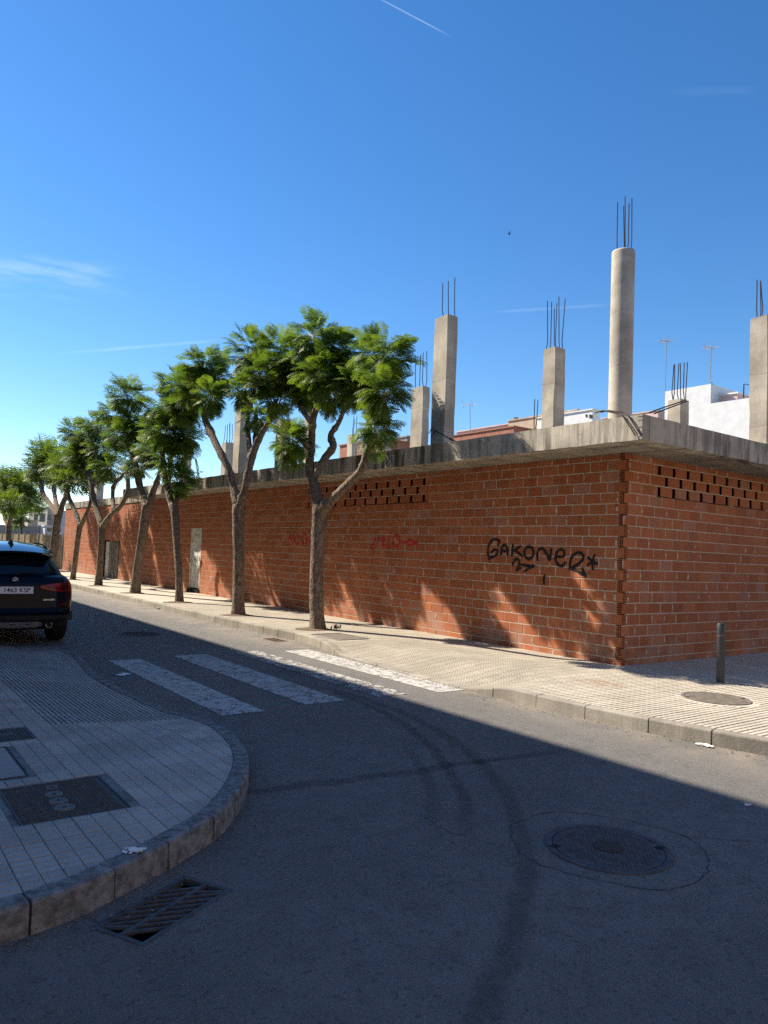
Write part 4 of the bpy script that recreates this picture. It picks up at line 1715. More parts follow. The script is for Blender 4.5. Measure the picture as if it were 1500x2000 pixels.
white_house()
antenna(1299, 765, 1302, 663, float(onx(1300, 770, 43.0)[1]), 'tall television mast at the left end of the whitewashed house', 1)
antenna(1386, 780, 1389, 676, float(onx(1388, 770, 43.0)[1]), 'television mast rising beside the stair hut on the whitewashed house', 2)
dish = MB()
p = onx(1390, 749, 42.4)
dish.disc(0, 0, 0, 0.28, 18, 0.05)
dd = dish.build('satellite_dish', M['galv'], None, tuple(p))
dd.rotation_euler = (math.radians(70), 0, 0.4)
tag(dd, 'small satellite dish on the white stair hut', 'satellite dish')
fr = MB()
q0, q1, q2 = onx(1452, 778, 42.6), onx(1453, 750, 42.6), onx(1470, 753, 42.6)
fr.tube([tuple(q0 - q0), tuple(q1 - q0), tuple(q2 - q0)], 0.05, 6)
o = fr.build('roof_bracket', M['rust'], None, tuple(q0))
tag(o, 'dark bent steel bracket on the white parapet', 'bracket')

far_house('beige_house', 'beige flat roofed house peeping over the slab by the round column', 1098, 1141, 805, 34, 8, M['beige_wall'])
far_house('small_white_house', 'small white house with two windows left of the round column', 1141, 1172, 804, 32, 6, M['white_wall'], windows=((1143, 1147, 809, 816), (1150, 1157, 809, 819)))
far_house('pale_house', 'low pale house between round column and whitewashed house', 1176, 1300, 806, 44, 8, M['pink_wall'])
ph, zph = far_house('pink_house', 'low pink rendered house with a dark chimney beyond the slab', 893, 1015, 831, 44, 8, M['pink_wall'])
ch = MB()
q = ony(1008, 831, 44.4)
ch.box(q[0] - ph.location.x - .16, q[0] - ph.location.x + .16, 0.3, 0.62, zph, float(ony(1008, 815, 44.4)[2]))
ch.build('chimney', M['rust_iron'], ph)
far_house('brick_house', 'long red brick parapet showing between the bare columns', 884, 1062, 845, 38, 8, M['red_wall'])
far_house('red_house', 'red brick house end showing behind the tree crowns', 664, 812, 868, 40, 6, M['red_wall'])
far_house('grey_topped_house', 'grey parapet house just left of the tall square column', 774, 812, 856, 46, 6, M['grey_wall'])
antenna(919, 832, 918, 788, 44.6, 'thin television mast on the pink house', 3, 4, 0.03)

# houses closing the street far beyond the fence
hA, _ = far_house('grey_house', 'weathered grey house with a white framed window beyond the fence', 58, 112, 993, 82, 10, M['grey_wall'], windows=((66, 74, 1003, 1018), (77, 88, 1002, 1020), (92, 100, 1004, 1018)))
far_house('white_annex', 'white annex standing in front of the grey house', 76, 128, 1030, 78, 3, M['white_wall'], windows=((88, 122, 1034, 1036),))
far_house('low_shed', 'low dark grey flat roofed shed behind the fence', -60, 77, 1031, 74, 5, M['grey_wall'])
far_house('pale_shed', 'pale plastered shed under the far small tree', 45, 74, 1018, 80, 4, M['beige_wall'])
far_house('bluish_house', 'pale house side wall between trees and brick wall end', 112, 134, 1000, 86, 8, M['white_wall'])

# ------------------------------------------------------------------ covers, gullies, bollard
def round_cover(name, label, c, z, r, mat, stud, parent_mat=None, seed=1, centre_mat=None, ring=True):
    rng = random.Random(seed)
    o = empty(name, (c[0], c[1], z))
    tag(o, label, 'manhole cover')
    p = MB()
    p.disc(0, 0, -0.03, r, 48, 0.032)
    p.build('plate', mat, o)
    if ring:
        f = MB()
        f.disc(0, 0, -0.03, r + 0.045, 48, 0.0335, r + 0.008)
        f.build('frame', mat, o)
    s = MB()
    k = stud
    i = -r
    row = 0
    while i < r:
        j = -r + (k / 2 if row % 2 else 0)
        while j < r:
            if math.hypot(i, j) < r - 0.03 and math.hypot(i, j) > (0.09 if centre_mat else 0):
                q = k * 0.30
                s.add([(i - q, j, 0.002), (i, j - q, 0.002), (i + q, j, 0.002), (i, j + q, 0.002), (i - q * .6, j, 0.007), (i, j - q * .6, 0.007), (i + q * .6, j, 0.007), (i, j + q * .6, 0.007)],
                      [(4, 5, 6, 7), (0, 1, 5, 4), (1, 2, 6, 5), (2, 3, 7, 6), (3, 0, 4, 7)])
            j += k
        i += k * 0.5
        row += 1
    tag(s.build('studs', mat, o), kind='stuff')
    if centre_mat:
        d = MB()
        d.disc(0, 0, 0.002, 0.085, 28, 0.006)
        d.build('badge', centre_mat, o)
    h = MB()
    for a in (2.55, -0.55):
        h.box(r * math.cos(a) - .03, r * math.cos(a) + .03, r * math.sin(a) - .02, r * math.sin(a) + .02, 0.0015, 0.0045)
    h.build('lifting_slot', M['black'], o)
    return o


round_cover('manhole_cover', 'dark studded round manhole cover inside the cracked ring', (-5.80, -4.09), RZ + 0.004, 0.32, M['road_iron'], 0.034, centre_mat=M['rust_dark'])
round_cover('manhole_cover', 'dark round manhole cover in the road beyond the zebra crossing', (-4.92, 6.98), RZ + 0.004, 0.33, M['iron'], 0.05, seed=2)
round_cover('manhole_cover', 'weathered round cover set in the cream pavement near the bollard', (-1.15, -2.14), 0.002, 0.34, M['far_iron'], 0.045, seed=3)
f = MB()
f.disc(-1.15, -2.14, -0.004, 0.47, 40, 0.0, 0)
f.build('cement_collar', M['tile_far'], far_pav)


def gully(name, label, o2, u, v, a, b, mat, nbars, slant, z):
    r = empty(name, (o2[0], o2[1], z), math.atan2(u[1], u[0]))
    tag(r, label, 'drain grate')
    w = 0.022
    f = MB()
    f.box(-a, a, -b, -b + w, -0.03, 0.004)
    f.box(-a, a, b - w, b, -0.03, 0.004)
    f.box(-a, -a + w, -b + w, b - w, -0.03, 0.004)
    f.box(a - w, a, -b + w, b - w, -0.03, 0.004)
    f.build('frame', mat, r)
    s = MB()
    s.box(-a + w, a - w, -0.011, 0.011, -0.03, 0.003)
    s.build('spine', mat, r)
    n = nbars
    for k in range(n):
        for sg in (-1, 1):
            x = -a + w + (2 * a - 2 * w) * (k + 0.5) / n
            d = slant * (b - w)
            t = 0.0085
            y0, y1 = (0.011, b - w) if sg > 0 else (-b + w, -0.011)
            xa, xb = x + slant * y0, x + slant * y1
            lim = a - w - t
            if max(xa, xb) > lim or min(xa, xb) < -lim:
                xa, xb = max(-lim, min(lim, xa)), max(-lim, min(lim, xb))
                if abs(xa - xb) < 0.25 * abs(d) and abs(d) > 0.01:
                    continue
            m_ = MB()
            m_.add([(xa - t, y0, -0.012), (xa + t, y0, -0.012), (xb + t, y1, -0.012), (xb - t, y1, -0.012), (xa - t, y0, 0.002), (xa + t, y0, 0.002), (xb + t, y1, 0.002), (xb - t, y1, 0.002)],
                   [(0, 3, 2, 1), (4, 5, 6, 7), (0, 1, 5, 4), (1, 2, 6, 5), (2, 3, 7, 6), (3, 0, 4, 7)])
            m_.build('bar', mat, r)
    p = MB()
    p.add([(-a, -b, -0.03), (a, -b, -0.03), (a, b, -0.03), (-a, b, -0.03), (-a, -b, -0.4), (a, -b, -0.4), (a, b, -0.4), (-a, b, -0.4)],
          [(0, 1, 5, 4), (1, 2, 6, 5), (2, 3, 7, 6), (3, 0, 4, 7), (4, 5, 6, 7)])
    p.build('sump', M['black'], r)
    return r


gully('drain_grate', 'iron drain grate with slanting slots against the near kerb', DR_O, DR_U, DR_V, 0.305, 0.15, M['drain_iron'], 9, -1.0, RZ)
gully('drain_grate', 'small rusty drain grate at the foot of the far kerb', FD_O, np.array([0, 1.0]), np.array([-1.0, 0]), 0.26, 0.135, M['rust_iron'], 10, 0.0, RZ)


def tread_hatch():
    x0, x1, y0, y1 = HATCH
    cx, cy = (x0 + x1) / 2, (y0 + y1) / 2
    hx, hy = (x1 - x0) / 2, (y1 - y0) / 2
    r = empty('access_hatch', (cx, cy, 0))
    tag(r, 'dark chevron tread access hatch with three pale cement discs', 'hatch')
    p = MB()
    p.box(-hx + .012, hx - .012, -hy + .012, hy - .012, -0.02, -0.004)
    p.build('plate', M['iron'], r)
    f = MB()
    w = 0.009
    f.box(-hx, hx, -hy, -hy + w, -0.02, 0.002)
    f.box(-hx, hx, hy - w, hy, -0.02, 0.002)
    f.box(-hx, -hx + w, -hy + w, hy - w, -0.02, 0.002)
    f.box(hx - w, hx, -hy + w, hy - w, -0.02, 0.002)
    f.build('frame', M['iron'], r)
    t = MB()
    dx, dy = 0.030, 0.024
    n, m_ = int((2 * hx - .04) / dx), int((2 * hy - .04) / dy)
    for i in range(n):
        for j in range(m_):
            x, y = -hx + .02 + i * dx, -hy + .03 + j * dy
            s = 1 if i % 2 else -1
            a, b = (x + 0.001, y - s * 0.006), (x + dx - 0.001, y + s * 0.006)
            h = 0.0045
            t.add([(a[0], a[1] - h, -0.004), (b[0], b[1] - h, -0.004), (b[0], b[1] + h, -0.004), (a[0], a[1] + h, -0.004),
                   (a[0], a[1] - h * .4, 0.0015), (b[0], b[1] - h * .4, 0.0015), (b[0], b[1] + h * .4, 0.0015), (a[0], a[1] + h * .4, 0.0015)],
                  [(4, 5, 6, 7), (0, 1, 5, 4), (1, 2, 6, 5), (2, 3, 7, 6), (3, 0, 4, 7)])
    tag(t.build('tread', M['iron'], r), kind='stuff')
    for (a, b, rr) in ((105, 1552, .052), (114, 1565, .054), (126, 1577.5, .058)):
        q = onz(a, b, 0)
        d = MB()
        d.disc(q[0] - cx, q[1] - cy, -0.003, rr, 28, 0.009)
        dd = d.build('cement_disc', M['plaster_disc'], r)
        h = MB()
        h.disc(q[0] - cx, q[1] - cy, 0.0061, 0.012, 14, 0.001)
        h.build('hole', M['crack'], dd)
    q = onz(101, 1538, 0)
    d = MB()
    d.disc(q[0] - cx, q[1] - cy, -0.003, 0.035, 20, 0.007, 0.02)
    k = d.build('key_ring', M['plaster_disc'], r)
    d = MB()
    d.disc(q[0] - cx, q[1] - cy, -0.0035, 0.0195, 20, 0.002)
    d.build('key_hole', M['black'], k)


tread_hatch()


def grid_hatch():
    x0, x1, y0, y1 = HATCH2
    cx, cy = (x0 + x1) / 2, (y0 + y1) / 2
    hx, hy = (x1 - x0) / 2, (y1 - y0) / 2
    r = empty('access_hatch', (cx, cy, 0))
    tag(r, 'small square iron hatch with fine grid tread by the ribbed ramp', 'hatch')
    p = MB()
    p.box(-hx, hx, -hy, hy, -0.02, -0.004)
    p.build('plate', M['iron'], r)
    t = MB()
    for i in range(14):
        for j in range(14):
            x, y = -hx + .016 + i * (2 * hx - .03) / 14, -hy + .016 + j * (2 * hy - .03) / 14
            if 4 <= i <= 9 and 5 <= j <= 8:
                continue
            t.box(x, x + .017, y, y + .017, -0.004, 0.002)
    tag(t.build('tread', M['iron'], r), kind='stuff')
    l = MB()
    l.box(-0.07, 0.06, -0.045, 0.045, -0.004, 0.0025)
    l.build('name_plate', M['iron'], r)
    x0, x1, y0, y1 = HATCH3
    cx, cy = (x0 + x1) / 2, (y0 + y1) / 2
    hx, hy = (x1 - x0) / 2, (y1 - y0) / 2
    r = empty('access_hatch', (cx, cy, 0))
    tag(r, 'plain cement filled access cover with thin metal edge', 'hatch')
    p = MB()
    p.box(-hx + .02, hx - .02, -hy + .02, hy - .02, -0.02, 0.0)
    p.build('infill', M['tile_near'], r)
    f = MB()
    for e, w, z in ((0.0, 0.006, 0.002), (0.013, 0.005, 0.002)):
        f.box(-hx + e, hx - e, -hy + e, -hy + e + w, -0.02, z)
        f.box(-hx + e, hx - e, hy - e - w, hy - e, -0.02, z)
        f.box(-hx + e, -hx + e + w, -hy + e + w, hy - e - w, -0.02, z)
        f.box(hx - e - w, hx - e, -hy + e + w, hy - e - w, -0.02, z)
    f.build('frame', M['iron'], r)
    # cover on the far pavement beside the first tree
    r = empty('access_hatch', (-2.13, 4.48, 0), 0.08)
    tag(r, 'grey brown square cover in the pavement beside the tall tree', 'hatch')
    p = MB()
    p.box(-.33, .33, -.42, .42, -0.02, -0.001)
    p.build('plate', M['far_iron'], r)
    f = MB()
    for (a, b, c, d) in ((-.36, .36, -.45, -.425), (-.36, .36, .425, .45), (-.36, -.335, -.425, .425), (.335, .36, -.425, .425)):
        f.box(a, b, c, d, -0.02, 0.003)
    f.build('frame', M['iron'], r)


grid_hatch()


def bollard():
    r = empty('bollard', (0.03, -1.54, 0))
    tag(r, 'slim graphite grey steel bollard on the pavement corner', 'bollard')
    n = 28
    R = 0.052
    prof = [(R, -0.02), (R, 0.620), (R - .006, 0.624), (R - .006, 0.636), (R, 0.640), (R, 0.780), (R - .004, 0.786), (R - .014, 0.789)]
    mb = MB()
    vs = []
    for rr, z in prof:
        vs += [(rr * math.cos(2 * math.pi * k / n), rr * math.sin(2 * math.pi * k / n), z) for k in range(n)]
    fs = [(L * n + k, L * n + (k + 1) % n, (L + 1) * n + (k + 1) % n, (L + 1) * n + k) for L in range(len(prof) - 1) for k in range(n)]
    fs.append(tuple(range((len(prof) - 1) * n, len(prof) * n)))
    mb.add(vs, fs)
    b = mb.build('post', M['bollard'], r)
    b.data.polygons.foreach_set('use_smooth', [len(p.vertices) == 4 for p in b.data.polygons])
    m_ = b.modifiers.new('es', 'EDGE_SPLIT')
    m_.split_angle = 0.6
    c = MB()
    c.disc(0, 0, -0.005, R + 0.012, 28, 0.012, R + 0.0005)
    c.build('base_ring', M['galv'], r)
    g_ = MB()
    g_.disc(0, 0, 0.627, R - .0055, 28, 0.006)
    g_.build('reflective_band', M['galv'], r)


bollard()

# ------------------------------------------------------------------ trees
def frond(V, Fc, A, rng, base, d, L, pairs, leaf, tone):
    """one drooping bipinnate leaf: a rachis with paired pinnae cut into leaflets"""
    up = Vector((0, 0, 1))
    side = d.cross(up)
    if side.length < 0.05:
        side = Vector((1, 0, 0))
    side.normalize()
    roll = rng.uniform(-0.5, 0.5)
    nrm = side.cross(d).normalized()
    side = (side * math.cos(roll) + nrm * math.sin(roll)).normalized()
    p = base.copy()
    dirv = d.copy()
    seg = L / pairs
    prev = base
    for i in range(pairs):
        t = (i + 0.6) / pairs
        dirv = (dirv + Vector((0, 0, -0.085))).normalized()
        p = p + dirv * seg
        nrm = side.cross(dirv).normalized()
        pl = L * 0.40 * math.sin(math.pi * min(1, 0.16 + 0.80 * t)) * rng.uniform(0.85, 1.1)
        for s in (-1, 1):
            pd = (side * s * 0.86 + dirv * (0.42 + 0.3 * t) - up * 0.10 + nrm * rng.uniform(-.18, .12)).normalized()
            pn = nrm
            w = pl * 0.125
            wd = pd.cross(pn).normalized() * w
            o = len(V)
            tn = min(1, max(0, tone + rng.uniform(-.14, .14)))
            if leaf <= 1:
                q1 = p + pd * pl * 0.45
                V += [p, q1 + wd, p + pd * pl - up * pl * 0.12, q1 - wd]
                Fc.append((o, o + 1, o + 2, o + 3))
                A.append(tn)
            else:
                dr = up * (-pl * 0.14)
                for k in range(leaf):
                    a0, a1 = k / leaf, (k + 1.15) / leaf
                    c0 = p + pd * pl * a0 + dr * a0 * a0
                    c1 = p + pd * pl * min(a1, 1.0) + dr * a1 * a1
                    f = 0.65 + 0.75 * math.sin(math.pi * (0.15 + 0.8 * a0))
                    tip = pd * pl * 0.10
                    o = len(V)
                    V += [c0, c1, (c0 + c1) / 2 + wd * f + tip, (c0 + c1) / 2 - wd * f + tip]
                    Fc.append((o, o + 2, o + 1))
                    Fc.append((o, o + 1, o + 3))
                    A += [tn, tn]
    # the rachis itself
    o = len(V)
    e = side * 0.004
    V += [base + e, base - e, p]
    Fc.append((o, o + 1, o + 2))
    A.append(0.3)


def tree(label, X, trunk, limbs, tufts, seed, leaf=4, pairs=8, dens=1.0, flen=0.43, group='street trees', name='street_tree'):
    """trunk and limbs are (px, py, width px[, offset]) along sight lines, put on the plane x = X + offset"""
    rng = random.Random(seed)
    b = onx(trunk[0][0], trunk[0][1], X)
    root = empty(name, (X, float(b[1]), 0.0))
    tag(root, label, 'tree', group)
    O = Vector((X, float(b[1]), 0.0))
    fw = -ROT[:, 2]

    def W(q):
        off = q[3] if len(q) > 3 else 0.0
        p = onx(q[0], q[1], X + off)
        depth = float(np.dot(p - CAM, fw))
        return Vector(p) - O, q[2] / F_PX * depth / 2

    mb = MB()
    T = [W(q) for q in trunk]
    P, Rr = [t[0] for t in T], [t[1] for t in T]
    P[0].z = 0.0

    def refine(P, Rr, step=0.16):
        Q = smooth_poly([tuple(p) for p in P], 5)
        n = len(Q)
        rs = [float(np.interp(i / (n - 1) * (len(P) - 1), range(len(P)), Rr)) for i in range(n)]
        return Q, rs

    Q, rs = refine(P, Rr)
    rs[0] *= 1.22
    rs[1] *= 1.08
    Q = [Q[0] - Vector((0, 0, 0.1))] + Q
    rs = [rs[0] * 1.15] + rs
    mb.tube(Q, rs, 14, True, None, 0.05, rng)
    tr = mb.build('trunk', M['bark'], root, smooth=True)
    tips = []
    for L in limbs:
        T = [W(q) for q in L]
        Q, rs = refine([t[0] for t in T], [t[1] for t in T])
        # swollen pruning knuckles
        for k in range(3, len(Q) - 1, 5):
            rs[k] *= rng.uniform(1.08, 1.32)
        lb = MB()
        lb.tube(Q, rs, 10, True, None, 0.07, rng)
        lb.build('limb', M['bark'], tr, smooth=True)
    V, Fc, A = [], [], []
    tw = MB()
    for q in tufts:
        c, r = W((q[0], q[1], q[2] * 2, q[3] if len(q) > 3 else 0.0))
        n = int((44 + 200 * r * r) * dens * (q[4] if len(q) > 4 else 1.0))
        for k in range(n):
            v = Vector((rng.gauss(0, 1), rng.gauss(0, 1), rng.gauss(0, 1))).normalized()
            rad = r * 0.66 * rng.random() ** 0.45
            if v.z < -0.15:
                rad *= 0.62
            o = c + v * rad
            d = (v + Vector((rng.gauss(0, .35), rng.gauss(0, .35), 0.30 + rng.gauss(0, .3)))).normalized()
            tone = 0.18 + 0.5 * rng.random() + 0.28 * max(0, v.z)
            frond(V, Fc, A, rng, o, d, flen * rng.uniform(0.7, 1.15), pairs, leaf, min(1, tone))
            if k % 3 == 0:
                tw.tube([c - Vector((0, 0, r * 0.5)), c + v * rad * 0.5 - Vector((0, 0, r * .12)), o], [0.012, 0.008, 0.004], 4, False)
    cr = mesh('crown', V, Fc, M['leaf'], root)
    at = cr.data.attributes.new('rnd', 'FLOAT', 'FACE')
    at.data.foreach_set('value', A)
    if tw.v:
        tag(tw.build('twigs', M['bark'], cr), kind='stuff')
    return root


tree('tallest street tree, thick straight trunk forking low, beside the zebra crossing', -1.83,
     [(620, 1228, 30), (618, 1170, 27), (619, 1100, 26), (622, 1040, 27), (626, 985, 33)],
     [[(624, 995, 24), (612, 940, 19), (605, 906, 17, .05), (609, 860, 14, .1), (612, 815, 13, .1), (626, 780, 12, .05), (630, 740, 9, 0)],
      [(628, 995, 24), (645, 980, 18, -.05), (667, 958, 17, -.1), (700, 925, 16, -.15), (713, 900, 16, -.15), (717, 855, 13, -.1), (725, 805, 13, -.1), (738, 765, 8, -.1)],
      [(612, 935, 15), (636, 893, 15, .25), (651, 872, 15, .35), (646, 850, 12, .4), (662, 825, 9, .45), (680, 780, 7, .5)],
      [(609, 880, 12, .1), (590, 860, 9, -.2), (575, 850, 6, -.3)], [(610, 830, 10, .1), (585, 790, 9, .3), (570, 750, 6, .4)]],
     [(618, 668, 62, 0), (632, 735, 60, -.15), (585, 720, 62, .3), (748, 700, 68, -.1), (705, 722, 60, .35), (752, 765, 48, -.35), (692, 752, 42, .1), (570, 868, 36, -.3, 1.3),
      (596, 758, 38, .4), (735, 838, 40, -.2, .7), (655, 772, 28, .4), (665, 690, 48, .3)], 101, leaf=6, pairs=12, dens=0.80)
tree('street tree with wide V fork, next after the tallest one', -2.06,
     [(465, 1201, 25), (466, 1140, 22), (466, 1080, 22), (465, 1030, 23), (467, 985, 26)],
     [[(464, 990, 20), (456, 950, 15, 0), (446, 915, 14, -.1), (424, 872, 14, -.2), (403, 825, 13, -.2), (392, 790, 9, -.2)],
      [(468, 992, 19), (477, 958, 14, 0), (488, 910, 15, .1), (496, 880, 15, .15), (512, 846, 11, .2), (530, 815, 10, .3), (540, 780, 7, .3)],
      [(492, 900, 12, .1), (486, 860, 10, .2), (484, 820, 9, .25), (488, 780, 7, .2)], [(498, 875, 11, .15), (500, 840, 10, .5), (500, 800, 7, .6)]],
     [(398, 715, 46, -.1), (378, 758, 54, -.2), (410, 776, 32, -.3), (362, 800, 30, 0), (490, 690, 50, .2), (518, 735, 60, 0), (482, 764, 38, .3), (540, 780, 40, .3), (545, 690, 54, .45), (502, 815, 20, .3, .7), (430, 740, 34, .2)],
     102, leaf=6, pairs=11, dens=0.80)
tree('slender street tree standing in front of the white metal door', -2.02,
     [(350, 1176, 15), (349, 1120, 14), (345, 1060, 14), (342, 1010, 16), (338, 985, 18)],
     [[(339, 995, 14), (328, 960, 12), (322, 930, 11, -.1), (318, 890, 9, -.1), (322, 850, 7, -.1)], [(328, 955, 9), (333, 910, 8, .3), (338, 860, 6, .4)], [(340, 985, 9), (352, 965, 6, .2), (362, 950, 4, .2)]],
     [(330, 800, 42, 0), (348, 758, 42, .2), (318, 845, 42, -.2), (345, 850, 42, .3), (362, 795, 38, .1), (352, 938, 26, .2, 1.3), (330, 900, 30, 0, .8), (365, 850, 30, .4)], 103, leaf=4, pairs=9, dens=0.72, flen=0.52)
tree('leaning street tree with thick trunk between slender tree and brown gate', -2.02,
     [(264, 1158, 19), (270, 1100, 17), (278, 1050, 17), (285, 1005, 20), (289, 985, 21)],
     [[(287, 990, 17), (276, 960, 13), (268, 925, 13, -.1), (258, 885, 11, -.1), (252, 840, 8, 0)], [(290, 990, 16), (300, 958, 12, .1), (310, 932, 10, .2), (318, 900, 7, .3)], [(272, 940, 9), (283, 900, 7, .3), (288, 860, 6, .4)]],
     [(252, 775, 40, 0), (258, 820, 40, .2), (238, 850, 32, -.2), (278, 870, 36, .3), (300, 880, 32, .2), (268, 905, 26, -.1, .8), (222, 812, 26, -.1), (288, 835, 28, .4)], 104, leaf=4, pairs=9, dens=0.72, flen=0.52)
tree('street tree with candelabra limbs in front of the brown gate', -2.05,
     [(192, 1144, 14), (196, 1090, 12), (199, 1045, 13), (199, 1022, 16)],
     [[(199, 1028, 13), (187, 990, 10), (178, 950, 9, -.1), (168, 905, 7, -.1)], [(201, 1028, 13), (216, 1006, 9), (238, 985, 9, .1), (250, 955, 9, .2), (248, 925, 8, .2), (252, 900, 6, .2)],
      [(222, 1000, 8), (220, 965, 7, .3), (224, 945, 8, .3), (238, 930, 7, .4), (246, 910, 5, .4)], [(180, 955, 7), (192, 920, 6, .3), (196, 890, 4, .3)]],
     [(150, 850, 32, -.1), (180, 865, 36, .2), (205, 880, 32, .3), (165, 900, 32, 0), (192, 915, 28, .4), (215, 912, 24, .3), (150, 885, 24, -.2), (190, 838, 26, .2)], 105, leaf=3, pairs=8, dens=0.75, flen=0.55)
tree('slim Y shaped street tree left of the brown gate', -1.95,
     [(142, 1132, 10), (148, 1085, 10), (153, 1045, 10), (157, 1022, 12)],
     [[(156, 1026, 10), (145, 995, 8), (134, 970, 8, -.1), (130, 940, 6, -.1)], [(158, 1026, 10), (170, 1000, 7), (178, 975, 6, .1), (182, 945, 5, .2)], [(176, 990, 4, .1), (176, 960, 4, .4), (178, 930, 3, .5)]],
     [(128, 905, 27, 0), (150, 912, 28, .2), (140, 935, 22, -.1), (168, 935, 20, .3), (120, 935, 18, -.2), (160, 890, 22, .3)], 106, leaf=2, pairs=6, dens=0.9, flen=0.55)
tree('broad street tree rising behind the parked car', -2.0,
     [(100, 1120, 16), (104, 1080, 15), (110, 1030, 14), (114, 1004, 16)],
     [[(112, 1008, 12), (98, 985, 9), (84, 965, 9, -.1), (80, 940, 7, -.1)], [(114, 1008, 11), (108, 975, 8, .2), (104, 945, 7, .3)], [(115, 1008, 12), (122, 985, 10, .1), (128, 968, 8, .2), (126, 940, 6, .3)]],
     [(80, 895, 28, 0), (104, 900, 30, .3), (72, 920, 24, -.2), (120, 915, 24, .2), (95, 930, 24, .5), (90, 880, 22, .2)], 107, leaf=2, pairs=6, dens=0.9, flen=0.6)
tree('dark far tree beyond the fence above the car roof', -2.0,
     [(17, 1080, 12), (17, 1050, 11), (17, 1025, 12)],
     [[(17, 1028, 10), (8, 1005, 7), (2, 980, 5)], [(17, 1028, 9), (24, 1000, 7), (30, 975, 5)]],
     [(10, 945, 26, 0), (30, 955, 24, .4), (-12, 950, 28, -.3), (0, 975, 24, .5), (20, 985, 22, -.4), (52, 950, 24, .8), (58, 975, 18, 1.0), (40, 935, 18, .6)], 108, leaf=1, pairs=6, dens=1.1, flen=0.7)
tree('small thin sapling beyond the fence above the car roof', 0.9,
     [(43, 1075, 5), (43, 1050, 4), (43, 1025, 4)], [[(43, 1028, 3), (46, 1010, 2)]],
     [(42, 1008, 17, 0), (48, 990, 15, .3), (34, 1015, 12, -.2), (75, 985, 14, .5)], 109, leaf=1, pairs=6, dens=0.9, flen=0.7)

# earth pits at the trees and a weed
for (tx, ty) in ((-1.83, 5.72), (-2.06, 8.75), (-2.02, 12.5), (-2.02, 16.3), (-2.05, 20.0), (-1.95, 24.1)):
    mb = MB()
    rng = random.Random(int(ty * 10))
    n = 14
    ring = [(tx + 0.40 * math.cos(2 * math.pi * k / n) * rng.uniform(.75, 1.1) - .08, ty + 0.36 * math.sin(2 * math.pi * k / n) * rng.uniform(.75, 1.1), 0.0035) for k in range(n)]
    mb.add(ring + [(tx, ty, 0.03)], [(k, (k + 1) % n, n) for k in range(n)])
    mb.build('tree_pit', M['soil'], far_pav)
wd = MB()
rng = random.Random(77)
for k in range(26):
    a, h = rng.uniform(0, 6.28), rng.uniform(.05, .13)
    c = Vector((rng.gauss(0, .05), rng.gauss(0, .05), 0))
    t = c + Vector((math.cos(a) * .06, math.sin(a) * .06, h))
    s = Vector((-math.sin(a), math.cos(a), 0)) * .012
    mid = (c + t) / 2 + Vector((0, 0, .02))
    wd.add([c, mid + s, t, mid - s], [(0, 1, 2, 3)])
o = wd.build('weed', M['weed'], None, (-1.60, 5.42, 0.004))
tag(o, 'little green weed sprouting at the foot of the tallest tree', 'weed')

# ------------------------------------------------------------------ the parked car
def mat_car_paint():
    t = NT('blue_black_car_paint')
    t.done((0.0035, 0.006, 0.014), 0.22, 0.0, 0.12)
    t.b.inputs['Coat Weight'].default_value = 0.12
    t.b.inputs['Coat Roughness'].default_value = 0.03
    n = t.noise(3.0, 3)
    t.put(t.b.inputs['Roughness'], t.ramp(n, 0.3, 0.7, 0.2, 0.3))
    return t.m


M['car'] = mat_car_paint()
M['car_roof'] = M['car'].copy()
M['car_roof'].node_tree.nodes['Principled BSDF'].inputs['Coat Weight'].default_value = 1.0
M['plastic'] = mat_plain('black_plastic', (0.010, 0.010, 0.011), 0.55, 0, 0.2, 60)
M['car_glass'] = mat_plain('tinted_glass', (0.006, 0.010, 0.016), 0.03, 0, 0.05, bump=0)
M['red_lens'] = mat_plain('red_lens', (0.34, 0.010, 0.012), 0.12, 0, 0.2, 30, bump=0)
M['dark_lens'] = mat_plain('smoked_lens', (0.035, 0.003, 0.004), 0.1, 0, 0.2, 30, bump=0)
M['silver'] = mat_plain('satin_silver', (0.32, 0.33, 0.34), 0.4, 0.35, 0.1, 20)
M['chrome'] = mat_plain('chrome', (0.6, 0.6, 0.6), 0.15, 1.0, 0.05, bump=0)
M['plate'] = mat_plain('number_plate', (0.85, 0.86, 0.87), 0.45, 0, 0.03, bump=0)
M['plate_ink'] = mat_plain('plate_ink', (0.015, 0.016, 0.02), 0.5, 0, 0.05, bump=0)
M['eu_blue'] = mat_plain('plate_blue', (0.01, 0.04, 0.28), 0.45, 0, 0.05, bump=0)
M['badge_blue'] = mat_plain('badge_blue', (0.03, 0.12, 0.40), 0.25, 0, 0.05, bump=0)
M['rubber'] = mat_plain('rubber', (0.012, 0.012, 0.012), 0.85, 0, 0.2, 40)


def text_mesh(name, body, size, mat, parent, loc, rot, extrude=0.0006, xscale=1.0, bold=0.0, shear=0.0):
    cu = bpy.data.curves.new(name, 'FONT')
    cu.body = body
    cu.size = size
    cu.extrude = extrude
    cu.offset = bold
    cu.shear = shear
    cu.align_x = 'CENTER'
    cu.align_y = 'CENTER'
    tmp = bpy.data.objects.new(name, cu)
    COL.objects.link(tmp)
    dg = bpy.context.evaluated_depsgraph_get()
    me = bpy.data.meshes.new_from_object(tmp.evaluated_get(dg))
    bpy.data.objects.remove(tmp)
    me.materials.clear()
    me.materials.append(mat)
    o = add_obj(name, me, parent, loc)
    o.rotation_euler = rot
    o.scale = (xscale, 1, 1)
    return o


